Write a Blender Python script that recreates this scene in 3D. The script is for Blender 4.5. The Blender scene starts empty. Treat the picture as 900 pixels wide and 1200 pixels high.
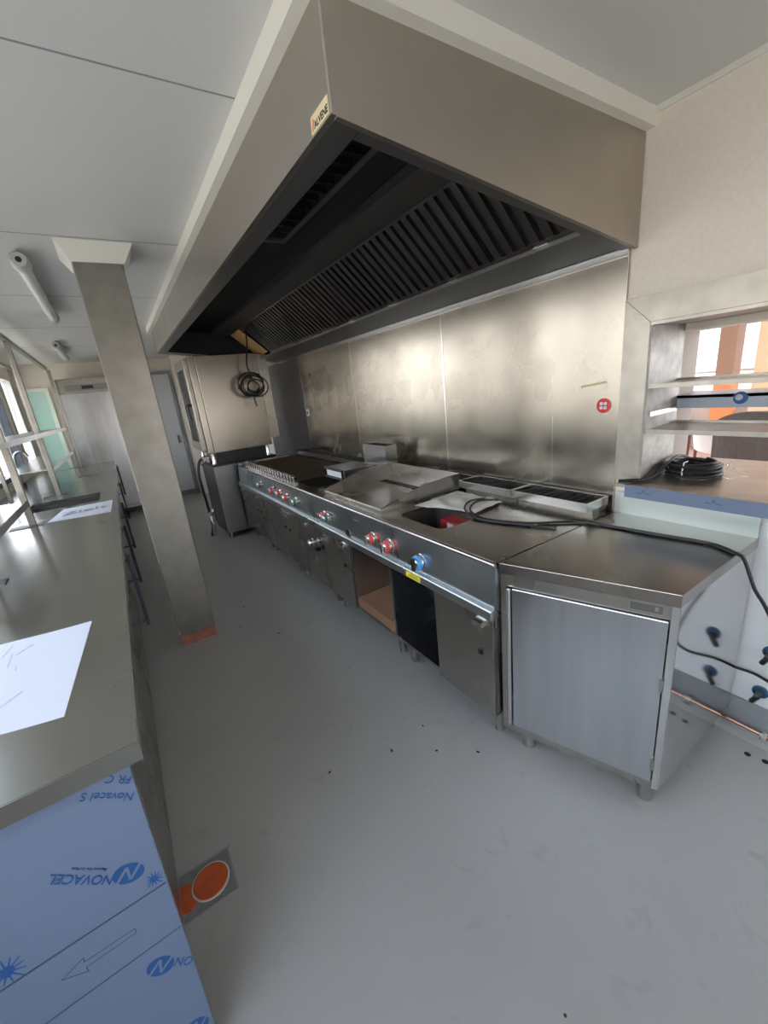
import bpy, bmesh, math, random
from mathutils import Vector, Matrix
random.seed(7)
scene = bpy.context.scene
COL = scene.collection
PI = math.pi

# ------------------------------------------------------------------ materials
def newmat(name):
    m = bpy.data.materials.new(name); m.use_nodes = True
    nt = m.node_tree
    return m, nt, nt.nodes['Principled BSDF']

def plain(name, col, rough=.5, metal=0., spec=None, noise=0., scale=6., coat=0.):
    m, nt, b = newmat(name)
    b.inputs['Base Color'].default_value = (*col, 1)
    b.inputs['Roughness'].default_value = rough
    b.inputs['Metallic'].default_value = metal
    if spec is not None: b.inputs['Specular IOR Level'].default_value = spec
    if coat: b.inputs['Coat Weight'].default_value = coat
    if noise:
        tc = nt.nodes.new('ShaderNodeTexCoord'); n = nt.nodes.new('ShaderNodeTexNoise')
        n.inputs['Scale'].default_value = scale; n.inputs['Detail'].default_value = 5
        nt.links.new(tc.outputs['Object'], n.inputs['Vector'])
        mr = nt.nodes.new('ShaderNodeMapRange')
        mr.inputs['From Min'].default_value = .3; mr.inputs['From Max'].default_value = .7
        mr.inputs['To Min'].default_value = 1-noise; mr.inputs['To Max'].default_value = 1+noise
        nt.links.new(n.outputs['Fac'], mr.inputs['Value'])
        mx = nt.nodes.new('ShaderNodeVectorMath'); mx.operation = 'SCALE'
        mx.inputs[0].default_value = col
        nt.links.new(mr.outputs['Result'], mx.inputs['Scale'])
        nt.links.new(mx.outputs['Vector'], b.inputs['Base Color'])
    return m

def steel(name, col=(.52,.51,.49), r0=.2, r1=.38, smear=2.5, stretch=(1,1,1), bump=.0, cvar=.12, brush=.02, brush_dir=(1,1,60), swirl=0.):
    """stainless sheet: cloudy polish, brushing and slight waviness"""
    m, nt, b = newmat(name)
    L = nt.links
    b.inputs['Metallic'].default_value = 1
    cvar *= .45; mid=(r0+r1)/2; r0, r1 = mid+(r0-mid)*.55, mid+(r1-mid)*.55; brush *= .4
    tc = nt.nodes.new('ShaderNodeTexCoord')
    mp = nt.nodes.new('ShaderNodeMapping'); mp.inputs['Scale'].default_value = stretch
    L.new(tc.outputs['Object'], mp.inputs['Vector'])
    n = nt.nodes.new('ShaderNodeTexNoise'); n.inputs['Scale'].default_value = smear
    n.inputs['Detail'].default_value = 2; n.inputs['Distortion'].default_value = .2
    n.inputs['Roughness'].default_value = .62
    L.new(mp.outputs['Vector'], n.inputs['Vector'])
    mr = nt.nodes.new('ShaderNodeMapRange')
    for k, v in (('From Min', .3), ('From Max', .7), ('To Min', r0), ('To Max', r1)): mr.inputs[k].default_value = v
    L.new(n.outputs['Fac'], mr.inputs['Value'])
    L.new(mr.outputs['Result'], b.inputs['Roughness'])
    n2 = nt.nodes.new('ShaderNodeTexNoise'); n2.inputs['Scale'].default_value = smear*2.3
    n2.inputs['Detail'].default_value = 2
    L.new(mp.outputs['Vector'], n2.inputs['Vector'])
    mr2 = nt.nodes.new('ShaderNodeMapRange')
    for k, v in (('From Min', .3), ('From Max', .7), ('To Min', 1-cvar), ('To Max', 1+cvar)): mr2.inputs[k].default_value = v
    L.new(n2.outputs['Fac'], mr2.inputs['Value'])
    sc = nt.nodes.new('ShaderNodeVectorMath'); sc.operation = 'SCALE'; sc.inputs[0].default_value = col
    L.new(mr2.outputs['Result'], sc.inputs['Scale']); L.new(sc.outputs['Vector'], b.inputs['Base Color'])
    if swirl:
        # arcs left by hand polishing: rings around scattered centres, faded by a noise mask
        vo = nt.nodes.new('ShaderNodeTexVoronoi'); vo.feature = 'SMOOTH_F1'; vo.inputs['Scale'].default_value = 1.5
        L.new(tc.outputs['Object'], vo.inputs['Vector'])
        mu = nt.nodes.new('ShaderNodeMath'); mu.operation = 'MULTIPLY'; mu.inputs[1].default_value = 62
        L.new(vo.outputs['Distance'], mu.inputs[0])
        si = nt.nodes.new('ShaderNodeMath'); si.operation = 'SINE'; L.new(mu.outputs[0], si.inputs[0])
        mk = nt.nodes.new('ShaderNodeMapRange')
        for k, v in (('From Min', .45), ('From Max', .65), ('To Min', 0), ('To Max', swirl)): mk.inputs[k].default_value = v
        n5 = nt.nodes.new('ShaderNodeTexNoise'); n5.inputs['Scale'].default_value = 3.1; L.new(tc.outputs['Object'], n5.inputs['Vector'])
        L.new(n5.outputs['Fac'], mk.inputs['Value'])
        mm = nt.nodes.new('ShaderNodeMath'); mm.operation = 'MULTIPLY'; L.new(si.outputs[0], mm.inputs[0]); L.new(mk.outputs['Result'], mm.inputs[1])
        ad = nt.nodes.new('ShaderNodeMath'); ad.operation = 'ADD'; L.new(mr.outputs['Result'], ad.inputs[0]); L.new(mm.outputs[0], ad.inputs[1])
        L.new(ad.outputs[0], b.inputs['Roughness'])
        ad2 = nt.nodes.new('ShaderNodeMath'); ad2.operation = 'ADD'; L.new(mr2.outputs['Result'], ad2.inputs[0]); L.new(mm.outputs[0], ad2.inputs[1])
        L.new(ad2.outputs[0], sc.inputs['Scale'])
    if bump:
        n4 = nt.nodes.new('ShaderNodeTexNoise'); n4.inputs['Scale'].default_value = 1.7; n4.inputs['Detail'].default_value = 0
        L.new(tc.outputs['Object'], n4.inputs['Vector'])
        b2 = nt.nodes.new('ShaderNodeBump'); b2.inputs['Strength'].default_value = bump; b2.inputs['Distance'].default_value = .1
        L.new(n4.outputs['Fac'], b2.inputs['Height']); L.new(b2.outputs['Normal'], b.inputs['Normal'])
    return m

M = {}
M['steel'] = steel('brushed stainless steel', (.46,.44,.41), .22, .34, cvar=.06)
M['steel_top'] = steel('worktop stainless steel', (.36,.335,.30), .22, .30, 3.5, cvar=.06)
M['steel_left'] = steel('counter stainless steel', (.42,.42,.40), .2, .3, 2.2, cvar=.06, brush=0)
M['steel_wall'] = steel('splashback stainless steel', (.50,.46,.395), .14, .36, 2.2, bump=.06, cvar=.12, swirl=.018)
M['steel_hood'] = steel('hood stainless steel', (.50,.455,.40), .27, .42, 2.2, (1,1,1), cvar=.06)
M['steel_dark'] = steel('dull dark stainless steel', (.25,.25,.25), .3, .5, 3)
M['steel_niche'] = steel('dark inner stainless steel', (.6,.62,.66), .2, .3, 3)
M['steel_door'] = steel('door stainless steel', (.60,.61,.63), .12, .26, 1.6, (5,5,.35), cvar=.14, bump=.03)
M['steel_mirror'] = steel('polished stainless side', (.62,.62,.62), .05, .12, 2, cvar=.04, brush=.0, bump=.01)
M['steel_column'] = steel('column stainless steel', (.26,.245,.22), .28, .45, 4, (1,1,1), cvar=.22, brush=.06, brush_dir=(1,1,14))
M['steel_frame'] = steel('window frame stainless steel', (.39,.365,.32), .3, .45, 6, cvar=.2)
M['steel_oven'] = steel('oven stainless steel', (.36,.33,.29), .18, .34, 1.2, cvar=.14, bump=.04)
M['chrome'] = plain('bright chrome', (.8,.8,.8), .12, 1)
M['edge'] = plain('bright polished steel edge', (.75,.75,.74), .22, 1)
M['rail'] = steel('bluish filmed steel rail', (.62,.67,.70), .22, .4, 3)
M['ceiling'] = plain('matte white ceiling panel', (.70,.70,.68), .35, noise=.015, scale=1.5)
M['wall'] = plain('cream wall paint', (.88,.81,.71), .75, noise=.03, scale=60)
M['wall_white'] = plain('white wall panel', (.80,.82,.85), .35)
M['trim'] = plain('ivory glossy trim', (.84,.82,.74), .35)
M['skirt'] = plain('grey skirting', (.30,.32,.34), .45)
M['black'] = plain('black plastic', (.012,.012,.013), .4)
M['blacksoft'] = plain('black rubber cable', (.018,.018,.02), .45)
M['castiron'] = plain('black cast iron', (.03,.03,.032), .5, .3)
M['cavity'] = plain('hood interior with painted shade', (.018,.019,.022), .5, .6)  # unlit inside of the hood put into a near-black colour
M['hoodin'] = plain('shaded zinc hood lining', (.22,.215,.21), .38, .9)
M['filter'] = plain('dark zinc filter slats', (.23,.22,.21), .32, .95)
M['red'] = plain('red enamel', (.75,.06,.05), .35)
M['redbox'] = plain('dark red box', (.35,.02,.03), .5)
M['blueknob'] = plain('blue enamel', (.06,.35,.8), .3)
M['greenknob'] = plain('dark green enamel', (.02,.16,.12), .35)
M['yellow'] = plain('yellow warning sticker', (.85,.72,.04), .5)
M['cream_sticker'] = plain('cream sticker', (.86,.74,.48), .5)
M['ink'] = plain('dark print ink', (.05,.04,.03), .6)
M['orange_ink'] = plain('orange print ink', (.8,.3,.1), .6)
M['paper'] = plain('white office paper', (.80,.82,.92), .7)
M['paper_print'] = plain('pencil grey print', (.35,.36,.42), .8)
M['rag'] = plain('off white crumpled paper', (.72,.71,.68), .8, noise=.12, scale=14)
M['board'] = plain('brown plywood board', (.36,.2,.12), .6, noise=.12, scale=7)
M['plywood'] = plain('light plywood', (.62,.38,.17), .6, noise=.1, scale=6)
M['grille_brown'] = plain('grill grate bronze brown', (.16,.125,.09), .4, .8)
M['orange'] = plain('orange drain plastic', (.62,.12,.035), .5, noise=.12, scale=30)
M['grout'] = plain('rough grey grout', (.24,.25,.25), .8, noise=.15, scale=40)
M['soot'] = plain('matt black enamel', (.012,.012,.014), .65)
M['upfilm'] = plain('pale greenish filmed steel', (.55,.62,.60), .3, .55)
M['steel_dull'] = steel('dull scuffed steel reveal', (.36,.35,.33), .5, .65, 9, cvar=.3)
M['taupe'] = plain('taupe painted reveal', (.42,.37,.33), .8)
M['rust'] = plain('rust red primer', (.34,.13,.09), .7, noise=.2, scale=20)
M['copper'] = plain('copper pipe', (.62,.38,.28), .22, 1)
M['film'] = plain('light blue protective film', (.155,.205,.315), .42)
M['film2'] = plain('grey blue protective film', (.40,.47,.55), .35)
M['film_ink'] = plain('blue film ink', (.015,.09,.28), .5)
M['film_line'] = plain('dark film crease line', (.04,.07,.14), .5)
M['socket_blue'] = plain('dark blue junction box', (.03,.10,.2), .4)
M['lamp_body'] = plain('grey lamp housing', (.5,.5,.48), .4)
M['lamp_tube'] = plain('translucent lamp diffuser', (.82,.83,.82), .15)
M['mint'] = plain('mint tinted glazing', (.42,.62,.52), .15)
M['palegreen'] = plain('pale green jamb', (.66,.72,.58), .5)
M['frame_dark'] = plain('dark window frame', (.06,.07,.09), .4)
M['frame_white'] = plain('white window frame', (.75,.74,.7), .4)
M['brown'] = plain('brown pillar paint', (.32,.2,.14), .7)
M['beige'] = plain('beige pillar', (.75,.55,.36), .7)
M['orangewall'] = plain('orange pillar foot', (.75,.27,.1), .7)
M['dfloor'] = plain('pink tiled floor', (.55,.40,.36), .4, noise=.1, scale=4)
M['fabric'] = plain('taupe upholstery', (.085,.075,.07), .8, noise=.1, scale=40)
M['greyblue'] = plain('blue grey cushion', (.16,.2,.27), .8)
M['darkred'] = plain('dark mahogany wood', (.12,.03,.025), .4)
M['cloth'] = plain('white tablecloth', (.85,.82,.78), .8)
M['stone'] = plain('pale facade', (.75,.70,.66), .8)
M['facadewin'] = plain('facade window glass', (.5,.54,.6), .2)
M['holes'] = plain('dark drill hole', (.02,.02,.03), .8)
M['label_white'] = plain('white label', (.75,.76,.8), .5)

def floor_mat():
    m, nt, b = newmat('grey resin floor')
    L = nt.links
    tc = nt.nodes.new('ShaderNodeTexCoord')
    n = nt.nodes.new('ShaderNodeTexNoise'); n.inputs['Scale'].default_value = 1.1; n.inputs['Detail'].default_value = 8; n.inputs['Roughness'].default_value = .6
    L.new(tc.outputs['Object'], n.inputs['Vector'])
    cr = nt.nodes.new('ShaderNodeValToRGB')
    cr.color_ramp.elements[0].position = .3; cr.color_ramp.elements[0].color = (.42,.415,.405,1)
    cr.color_ramp.elements[1].position = .7; cr.color_ramp.elements[1].color = (.48,.475,.465,1)
    L.new(n.outputs['Fac'], cr.inputs['Fac'])
    # scuffs
    n2 = nt.nodes.new('ShaderNodeTexNoise'); n2.inputs['Scale'].default_value = 9; n2.inputs['Detail'].default_value = 9; n2.inputs['Distortion'].default_value = 1
    L.new(tc.outputs['Object'], n2.inputs['Vector'])
    mr = nt.nodes.new('ShaderNodeMapRange')
    for k, v in (('From Min', .62), ('From Max', .74), ('To Min', 0), ('To Max', .18)): mr.inputs[k].default_value = v
    L.new(n2.outputs['Fac'], mr.inputs['Value'])
    mix = nt.nodes.new('ShaderNodeMix'); mix.data_type = 'RGBA'
    L.new(mr.outputs['Result'], mix.inputs['Factor']); L.new(cr.outputs['Color'], mix.inputs['A'])
    mix.inputs['B'].default_value = (.15,.14,.13,1)
    # small dirt specks
    v = nt.nodes.new('ShaderNodeTexVoronoi'); v.inputs['Scale'].default_value = 3.2
    L.new(tc.outputs['Object'], v.inputs['Vector'])
    lt = nt.nodes.new('ShaderNodeMath'); lt.operation = 'LESS_THAN'; lt.inputs[1].default_value = .022
    L.new(v.outputs['Distance'], lt.inputs[0])
    mix2 = nt.nodes.new('ShaderNodeMix'); mix2.data_type = 'RGBA'
    L.new(lt.outputs['Value'], mix2.inputs['Factor']); L.new(mix.outputs['Result'], mix2.inputs['A'])
    mix2.inputs['B'].default_value = (.06,.045,.04,1)
    L.new(mix2.outputs['Result'], b.inputs['Base Color'])
    mr3 = nt.nodes.new('ShaderNodeMapRange')
    for k, vv in (('From Min', .3), ('From Max', .7), ('To Min', .3), ('To Max', .5)): mr3.inputs[k].default_value = vv
    L.new(n.outputs['Fac'], mr3.inputs['Value']); L.new(mr3.outputs['Result'], b.inputs['Roughness'])
    return m
M['floor'] = floor_mat()

def glass_mat():
    m, nt, b = newmat('clear window glass')
    b.inputs['Transmission Weight'].default_value = 1
    b.inputs['Roughness'].default_value = 0
    b.inputs['IOR'].default_value = 1.05
    return m
M['glass'] = glass_mat()
def wrap_mat():
    m, nt, b = newmat('clear plastic wrap')
    b.inputs['Transmission Weight'].default_value = .9
    b.inputs['Roughness'].default_value = .12
    b.inputs['IOR'].default_value = 1.2
    return m
M['wrap'] = wrap_mat()

# ------------------------------------------------------------------ mesh builder
class MB:
    def __init__(s): s.bm = bmesh.new()
    def box(s, x0, x1, y0, y1, z0, z1, bev=0., mat=None):
        vs = [s.bm.verts.new((x, y, z)) for x in (x0, x1) for y in (y0, y1) for z in (z0, z1)]
        f = [(0,1,3,2),(4,6,7,5),(0,4,5,1),(2,3,7,6),(0,2,6,4),(1,5,7,3)]
        fs = [s.bm.faces.new([vs[i] for i in q]) for q in f]
        if mat is not None:
            for v in vs: v.co = mat @ v.co
        if bev:
            es = list({e for q in fs for e in q.edges})
            bmesh.ops.bevel(s.bm, geom=es, offset=bev, segments=2, affect='EDGES', profile=.5)
        return s
    def prism(s, pts, z0, z1, axis='z', bev=0.):
        """pts: polygon in the plane perpendicular to axis"""
        def P(a, b, c):
            return {'z': (a, b, c), 'y': (a, c, b), 'x': (c, a, b)}[axis]
        lo = [s.bm.verts.new(P(a, b, z0)) for a, b in pts]; hi = [s.bm.verts.new(P(a, b, z1)) for a, b in pts]
        n = len(pts); fs = [s.bm.faces.new(lo[::-1]), s.bm.faces.new(hi)]
        for i in range(n): fs.append(s.bm.faces.new([lo[i], lo[(i+1) % n], hi[(i+1) % n], hi[i]]))
        if bev:
            es = list({e for q in fs for e in q.edges})
            bmesh.ops.bevel(s.bm, geom=es, offset=bev, segments=2, affect='EDGES', profile=.5)
        return s
    def hexa(s, P):
        """8 points: bottom 4 then top 4"""
        v = [s.bm.verts.new(p) for p in P]
        for q in ((3,2,1,0),(4,5,6,7),(0,1,5,4),(1,2,6,5),(2,3,7,6),(3,0,4,7)): s.bm.faces.new([v[i] for i in q])
        return s
    def tube(s, pts, r, n=10, closed=False):
        pts = [Vector(p) for p in pts]; rings = []; N = len(pts)
        up = Vector((0, 0, 1)); prev = None
        for i, p in enumerate(pts):
            if closed: t = pts[(i+1) % N] - pts[i-1]
            else: t = pts[min(i+1, N-1)] - pts[max(i-1, 0)]
            t.normalize()
            if prev is None:
                a = up if abs(t.dot(up)) < .9 else Vector((1, 0, 0)); u = t.cross(a).normalized()
            else:
                u = (prev - t*prev.dot(t)).normalized()
            prev = u; w = t.cross(u)
            rr = r[i] if isinstance(r, (list, tuple)) else r
            rings.append([s.bm.verts.new(p + (u*math.cos(2*PI*k/n) + w*math.sin(2*PI*k/n))*rr) for k in range(n)])
        m = N if closed else N-1
        for i in range(m):
            a, b = rings[i], rings[(i+1) % N]
            for k in range(n): s.bm.faces.new([a[k], a[(k+1) % n], b[(k+1) % n], b[k]])
        if not closed:
            s.bm.faces.new(rings[0][::-1]); s.bm.faces.new(rings[-1])
        return s
    def cyl(s, a, b, r, n=20): return s.tube([a, b], r, n)
    def lathe(s, prof, c, axis=(0,0,1), n=24):
        """prof: (radius, height) list; closed at both ends"""
        ax = Vector(axis).normalized(); q = Vector((0,0,1)).rotation_difference(ax); c = Vector(c); rings = []
        for r, h in prof:
            rings.append([s.bm.verts.new(c + q @ Vector((r*math.cos(2*PI*k/n), r*math.sin(2*PI*k/n), h))) for k in range(n)])
        for a, b in zip(rings, rings[1:]):
            for k in range(n): s.bm.faces.new([a[k], a[(k+1) % n], b[(k+1) % n], b[k]])
        s.bm.faces.new(rings[0][::-1]); s.bm.faces.new(rings[-1]); return s
    def build(s, name, mat, parent=None, smooth=False, origin=None):
        bmesh.ops.recalc_face_normals(s.bm, faces=s.bm.faces)
        me = bpy.data.meshes.new(name); s.bm.to_mesh(me); s.bm.free()
        me.materials.append(M[mat] if isinstance(mat, str) else mat)
        o = bpy.data.objects.new(name, me); COL.objects.link(o)
        if smooth:
            for p in me.polygons: p.use_smooth = True
            me.set_sharp_from_angle(angle=math.radians(40))
        if parent is not None:
            o.parent = parent
            o.matrix_parent_inverse = Matrix.Identity(4)
            off = world_loc(parent)
            me.transform(Matrix.Translation(-off))
        elif origin is not None:
            me.transform(Matrix.Translation(-Vector(origin))); o.location = origin
        return o
def world_loc(o):
    v = Vector((0,0,0))
    while o is not None: v += Vector(o.location); o = o.parent
    return v
def box(*a, **k): return MB().box(*a, **k)
def thing(name, label, cat, loc, group=None):
    o = bpy.data.objects.new(name, None); COL.objects.link(o); o.empty_display_size = .1
    o.location = loc; o['label'] = label; o['category'] = cat
    if group: o['group'] = group
    return o
def tag(o, label, cat, group=None):
    o['label'] = label; o['category'] = cat
    if group: o['group'] = group
    return o
def struct(o): o['kind'] = 'structure'; return o
def spline(P, n=8, closed=False):
    P = [Vector(p) for p in P]; out = []; N = len(P)
    rng = range(N) if closed else range(N-1)
    for i in rng:
        if closed: a, b, c, d = P[i-1], P[i], P[(i+1) % N], P[(i+2) % N]
        else: a, b, c, d = P[max(i-1,0)], P[i], P[i+1], P[min(i+2,N-1)]
        for k in range(n):
            t = k/n
            out.append(.5*((2*b)+(c-a)*t+(2*a-5*b+4*c-d)*t*t+(-a+3*b-3*c+d)*t**3))
    if not closed: out.append(P[-1])
    return out
def text_obj(name, s, size, mat, origin, xdir, ydir, parent, extrude=.0004, bold=False, align='CENTER'):
    cu = bpy.data.curves.new(name, 'FONT'); cu.body = s; cu.size = size; cu.extrude = extrude
    cu.align_x = align; cu.align_y = 'CENTER'
    if bold: cu.offset = size*.012
    tmp = bpy.data.objects.new(name+'_tmp', cu); COL.objects.link(tmp)
    bpy.context.view_layer.update()
    me = bpy.data.meshes.new_from_object(tmp.evaluated_get(bpy.context.evaluated_depsgraph_get()))
    bpy.data.objects.remove(tmp)
    x = Vector(xdir).normalized(); y = Vector(ydir).normalized(); z = x.cross(y)
    mt = Matrix((x, y, z)).transposed().to_4x4(); mt.translation = Vector(origin)
    me.transform(mt)
    me.materials.clear(); me.materials.append(M[mat])
    o = bpy.data.objects.new(name, me); COL.objects.link(o)
    if parent is not None:
        me.transform(Matrix.Translation(-world_loc(parent))); o.parent = parent
    return o

# ------------------------------------------------------------------ camera
cam = bpy.data.cameras.new('camera'); cam_o = bpy.data.objects.new('camera', cam); COL.objects.link(cam_o)
R = Matrix(((0.83111357, 0.2436339, -0.49989274), (-0.54653988, 0.19186906, -0.81515668), (-0.10268585, 0.9506991, 0.29262063)))
cam_o.matrix_world = Matrix.Translation((0, 0, 1.60)) @ R.to_4x4()
cam.sensor_fit = 'VERTICAL'; cam.sensor_height = 24.0; cam.lens = 24.0*476.72/1200
cam.clip_start = .02; cam.clip_end = 200
scene.camera = cam_o

# ------------------------------------------------------------------ room shell
WX = 1.98; LX = -1.15; BY = 8.6; CZ = 2.49; RY = -3.2
struct(box(LX-.2, WX+.42, RY, BY+.2, -.12, 0).build('floor', 'floor'))
struct(box(LX-.2, WX+.42, RY, BY+.2, CZ, CZ+.1).build('ceiling', 'ceiling'))
for k, y in enumerate((1.515, 2.83, 4.1, 5.4, 6.7)):
    struct(box(LX, .553, y-.003, y+.003, CZ-.0012, CZ+.001).build('trim_%d' % (10+k), 'skirt'))
# right wall with the pass-through opening (thickness .4)
PY0, PY1, PZ0, PZ1 = -1.2, .925, 1.03, 1.742
struct(MB().box(WX, WX+.1, PY1, BY, 0, CZ).build('wall_right', 'wall'))
struct(MB().box(WX, WX+.1, RY, PY1, PZ1, CZ).build('wall_right_upper', 'wall'))
struct(MB().box(WX, WX+.1, RY, PY1, 0, PZ0-.03).build('wall_right_lower', 'wall_white'))
struct(MB().box(WX, WX+.1, RY, PY0, PZ0-.03, PZ1).build('wall_right_end', 'wall'))
struct(MB().box(WX-.012, WX, RY, 1.0, .035, .155).build('baseboard_right', 'skirt'))
struct(MB().prism([(WX-.06, 0), (WX, 0), (WX, .035), (WX-.02, .03)], RY, 1.0, axis='y').build('trim_1', 'floor'))
# back wall and left wall (windows left open and glazed)
struct(MB().box(LX, WX, BY, BY+.1, 0, CZ).build('wall_back', 'wall'))
struct(MB().box(LX, WX, BY-.015, BY-.001, 0, .1).build('baseboard_back', 'skirt'))
WIN = [(-1.0, 1.1), (1.3, 3.0), (3.2, 4.9), (5.3, 7.3), (7.62, 8.4)]      # left wall window spans in y; fourth widened to brighten the far end
z0w, z1w = 1.0, 2.3
lw = MB()
lw.box(LX-.1, LX, RY, BY, 0, z0w); lw.box(LX-.1, LX, RY, BY, z1w, CZ)
ys = [RY] + [v for w in WIN for v in w] + [BY]
for a, b in zip(ys[::2], ys[1::2]): lw.box(LX-.1, LX, a, b, z0w, z1w)
struct(lw.build('wall_left', 'wall'))
for k, (a, b) in enumerate(WIN):
    f = MB()
    fr = .05
    f.box(LX-.08, LX+.015, a, a+fr, z0w, z1w); f.box(LX-.08, LX+.015, b-fr, b, z0w, z1w)
    f.box(LX-.08, LX+.015, a+fr, b-fr, z0w, z0w+fr); f.box(LX-.08, LX+.015, a+fr, b-fr, z1w-fr, z1w)
    o = struct(f.build('window_%d' % (k+1), 'frame_dark' if k == 3 else 'frame_white'))
    box(LX-.055, LX-.045, a+fr, b-fr, z0w+fr, z1w-fr).build('pane', 'glass', o)
# rear wall behind the camera, unseen door opening sized to light the floor
rw = MB(); rw.box(LX-.1, WX+.1, RY-.1, RY, 2.3, CZ); rw.box(LX-.1, .7, RY-.1, RY, 0, 2.3); rw.box(WX-.15, WX+.1, RY-.1, RY, 0, 2.3)
struct(rw.build('wall_rear', 'wall'))
# doors on the back wall
def wall_door(n, x0, x1, z1, mat, parts=True):
    d = struct(MB().box(x0, x1, BY-.05, BY-.018, .1, z1).build('door_%d' % n, mat))
    f = MB(); f.box(x0-.05, x0, BY-.07, BY-.005, 0, z1+.05); f.box(x1, x1+.05, BY-.07, BY-.005, 0, z1+.05); f.box(x0, x1, BY-.07, BY-.005, z1, z1+.05)
    f.build('door_frame', 'skirt' if n == 1 else 'palegreen', d)
    return d
d1 = wall_door(1, .38, 1.02, 2.22, 'wall_white')
box(.93, .96, BY-.09, BY-.05, 1.0, 1.14).build('handle', 'steel_dark', d1)
d2 = wall_door(2, -1.03, -.78, 2.08, 'mint')
# a white wall stub and second door leaf to the right of the first, behind the oven
struct(MB().box(1.09, 1.5, BY-.3, BY-.02, 0, CZ).build('wall_back_pier', 'wall'))
# soffit above the hood
struct(MB().box(.555, WX, .97, 5.52, 2.43, CZ).build('trim_2', 'trim'))
struct(MB().box(WX-.012, WX, RY, .97, CZ-.02, CZ).build('trim_3', 'trim'))

# ------------------------------------------------------------------ extractor hood
HY0, HY1 = 1.005, 5.42
def rim(x): return 2.21 - (x-.59)*.1245
hood = thing('extractor_hood', 'long stainless steel extractor hood hanging over the cooking range', 'extractor hood', (1.2, 3.2, 2.1))
MB().box(.59, .606, HY0, HY1, rim(.59), 2.43).build('front_panel', 'steel_hood', hood)
MB().prism([(.606, rim(.606)), (WX-.004, rim(WX)), (WX-.004, 2.43), (.606, 2.43)], HY0, HY0+.016, axis='y').build('end_panel', 'steel_hood', hood)
MB().prism([(.606, rim(.606)), (WX-.004, rim(WX)), (WX-.004, 2.43), (.606, 2.43)], HY1-.016, HY1, axis='y').build('end_panel', 'steel_hood', hood)
MB().tube([(.591, HY0-.0005, 2.212), (.591, HY0-.0005, 2.43)], .0025, 6).build('corner_seam', 'edge', hood)
# inward rim flanges
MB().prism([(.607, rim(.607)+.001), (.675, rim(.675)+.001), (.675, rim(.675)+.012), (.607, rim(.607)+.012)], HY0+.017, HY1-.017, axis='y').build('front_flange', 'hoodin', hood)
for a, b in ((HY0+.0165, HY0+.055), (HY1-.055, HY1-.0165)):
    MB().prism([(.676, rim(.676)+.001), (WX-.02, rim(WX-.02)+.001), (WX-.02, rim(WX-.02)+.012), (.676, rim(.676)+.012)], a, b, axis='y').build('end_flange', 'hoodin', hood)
MB().prism([(.613, 2.225), (1.93, 2.065), (1.93, 2.41), (.613, 2.41)], HY1-.0562, HY1-.0565, axis='y').build('end_shade_lining', 'cavity', hood)  # dark sheet added so the far end stays shaded
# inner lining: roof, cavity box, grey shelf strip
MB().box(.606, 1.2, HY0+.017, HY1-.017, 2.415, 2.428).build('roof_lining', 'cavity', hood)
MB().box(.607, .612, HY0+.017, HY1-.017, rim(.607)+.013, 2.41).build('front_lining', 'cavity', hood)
MB().prism([(.613, 2.225), (1.19, 2.2), (1.19, 2.41), (.613, 2.41)], HY0+.0562, HY0+.06, axis='y').build('end_shade_lining', 'cavity', hood)
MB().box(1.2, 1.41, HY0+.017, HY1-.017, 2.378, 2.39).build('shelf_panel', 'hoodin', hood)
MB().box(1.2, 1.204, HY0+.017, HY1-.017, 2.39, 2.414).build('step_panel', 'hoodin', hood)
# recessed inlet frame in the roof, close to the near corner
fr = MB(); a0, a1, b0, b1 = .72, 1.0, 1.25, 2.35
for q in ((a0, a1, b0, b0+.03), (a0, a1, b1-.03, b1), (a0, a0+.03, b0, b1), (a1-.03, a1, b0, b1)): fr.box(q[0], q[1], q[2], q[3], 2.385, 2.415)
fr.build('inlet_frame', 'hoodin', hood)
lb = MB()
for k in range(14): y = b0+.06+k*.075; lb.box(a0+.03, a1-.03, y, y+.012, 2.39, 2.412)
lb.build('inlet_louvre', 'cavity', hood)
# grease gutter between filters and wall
MB().prism([(1.70, 2.085), (1.955, 2.048), (1.975, 2.06), (1.975, 2.075), (1.70, 2.105)], HY0+.056, HY1-.056, axis='y').build('grease_gutter', 'hoodin', hood)
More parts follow.
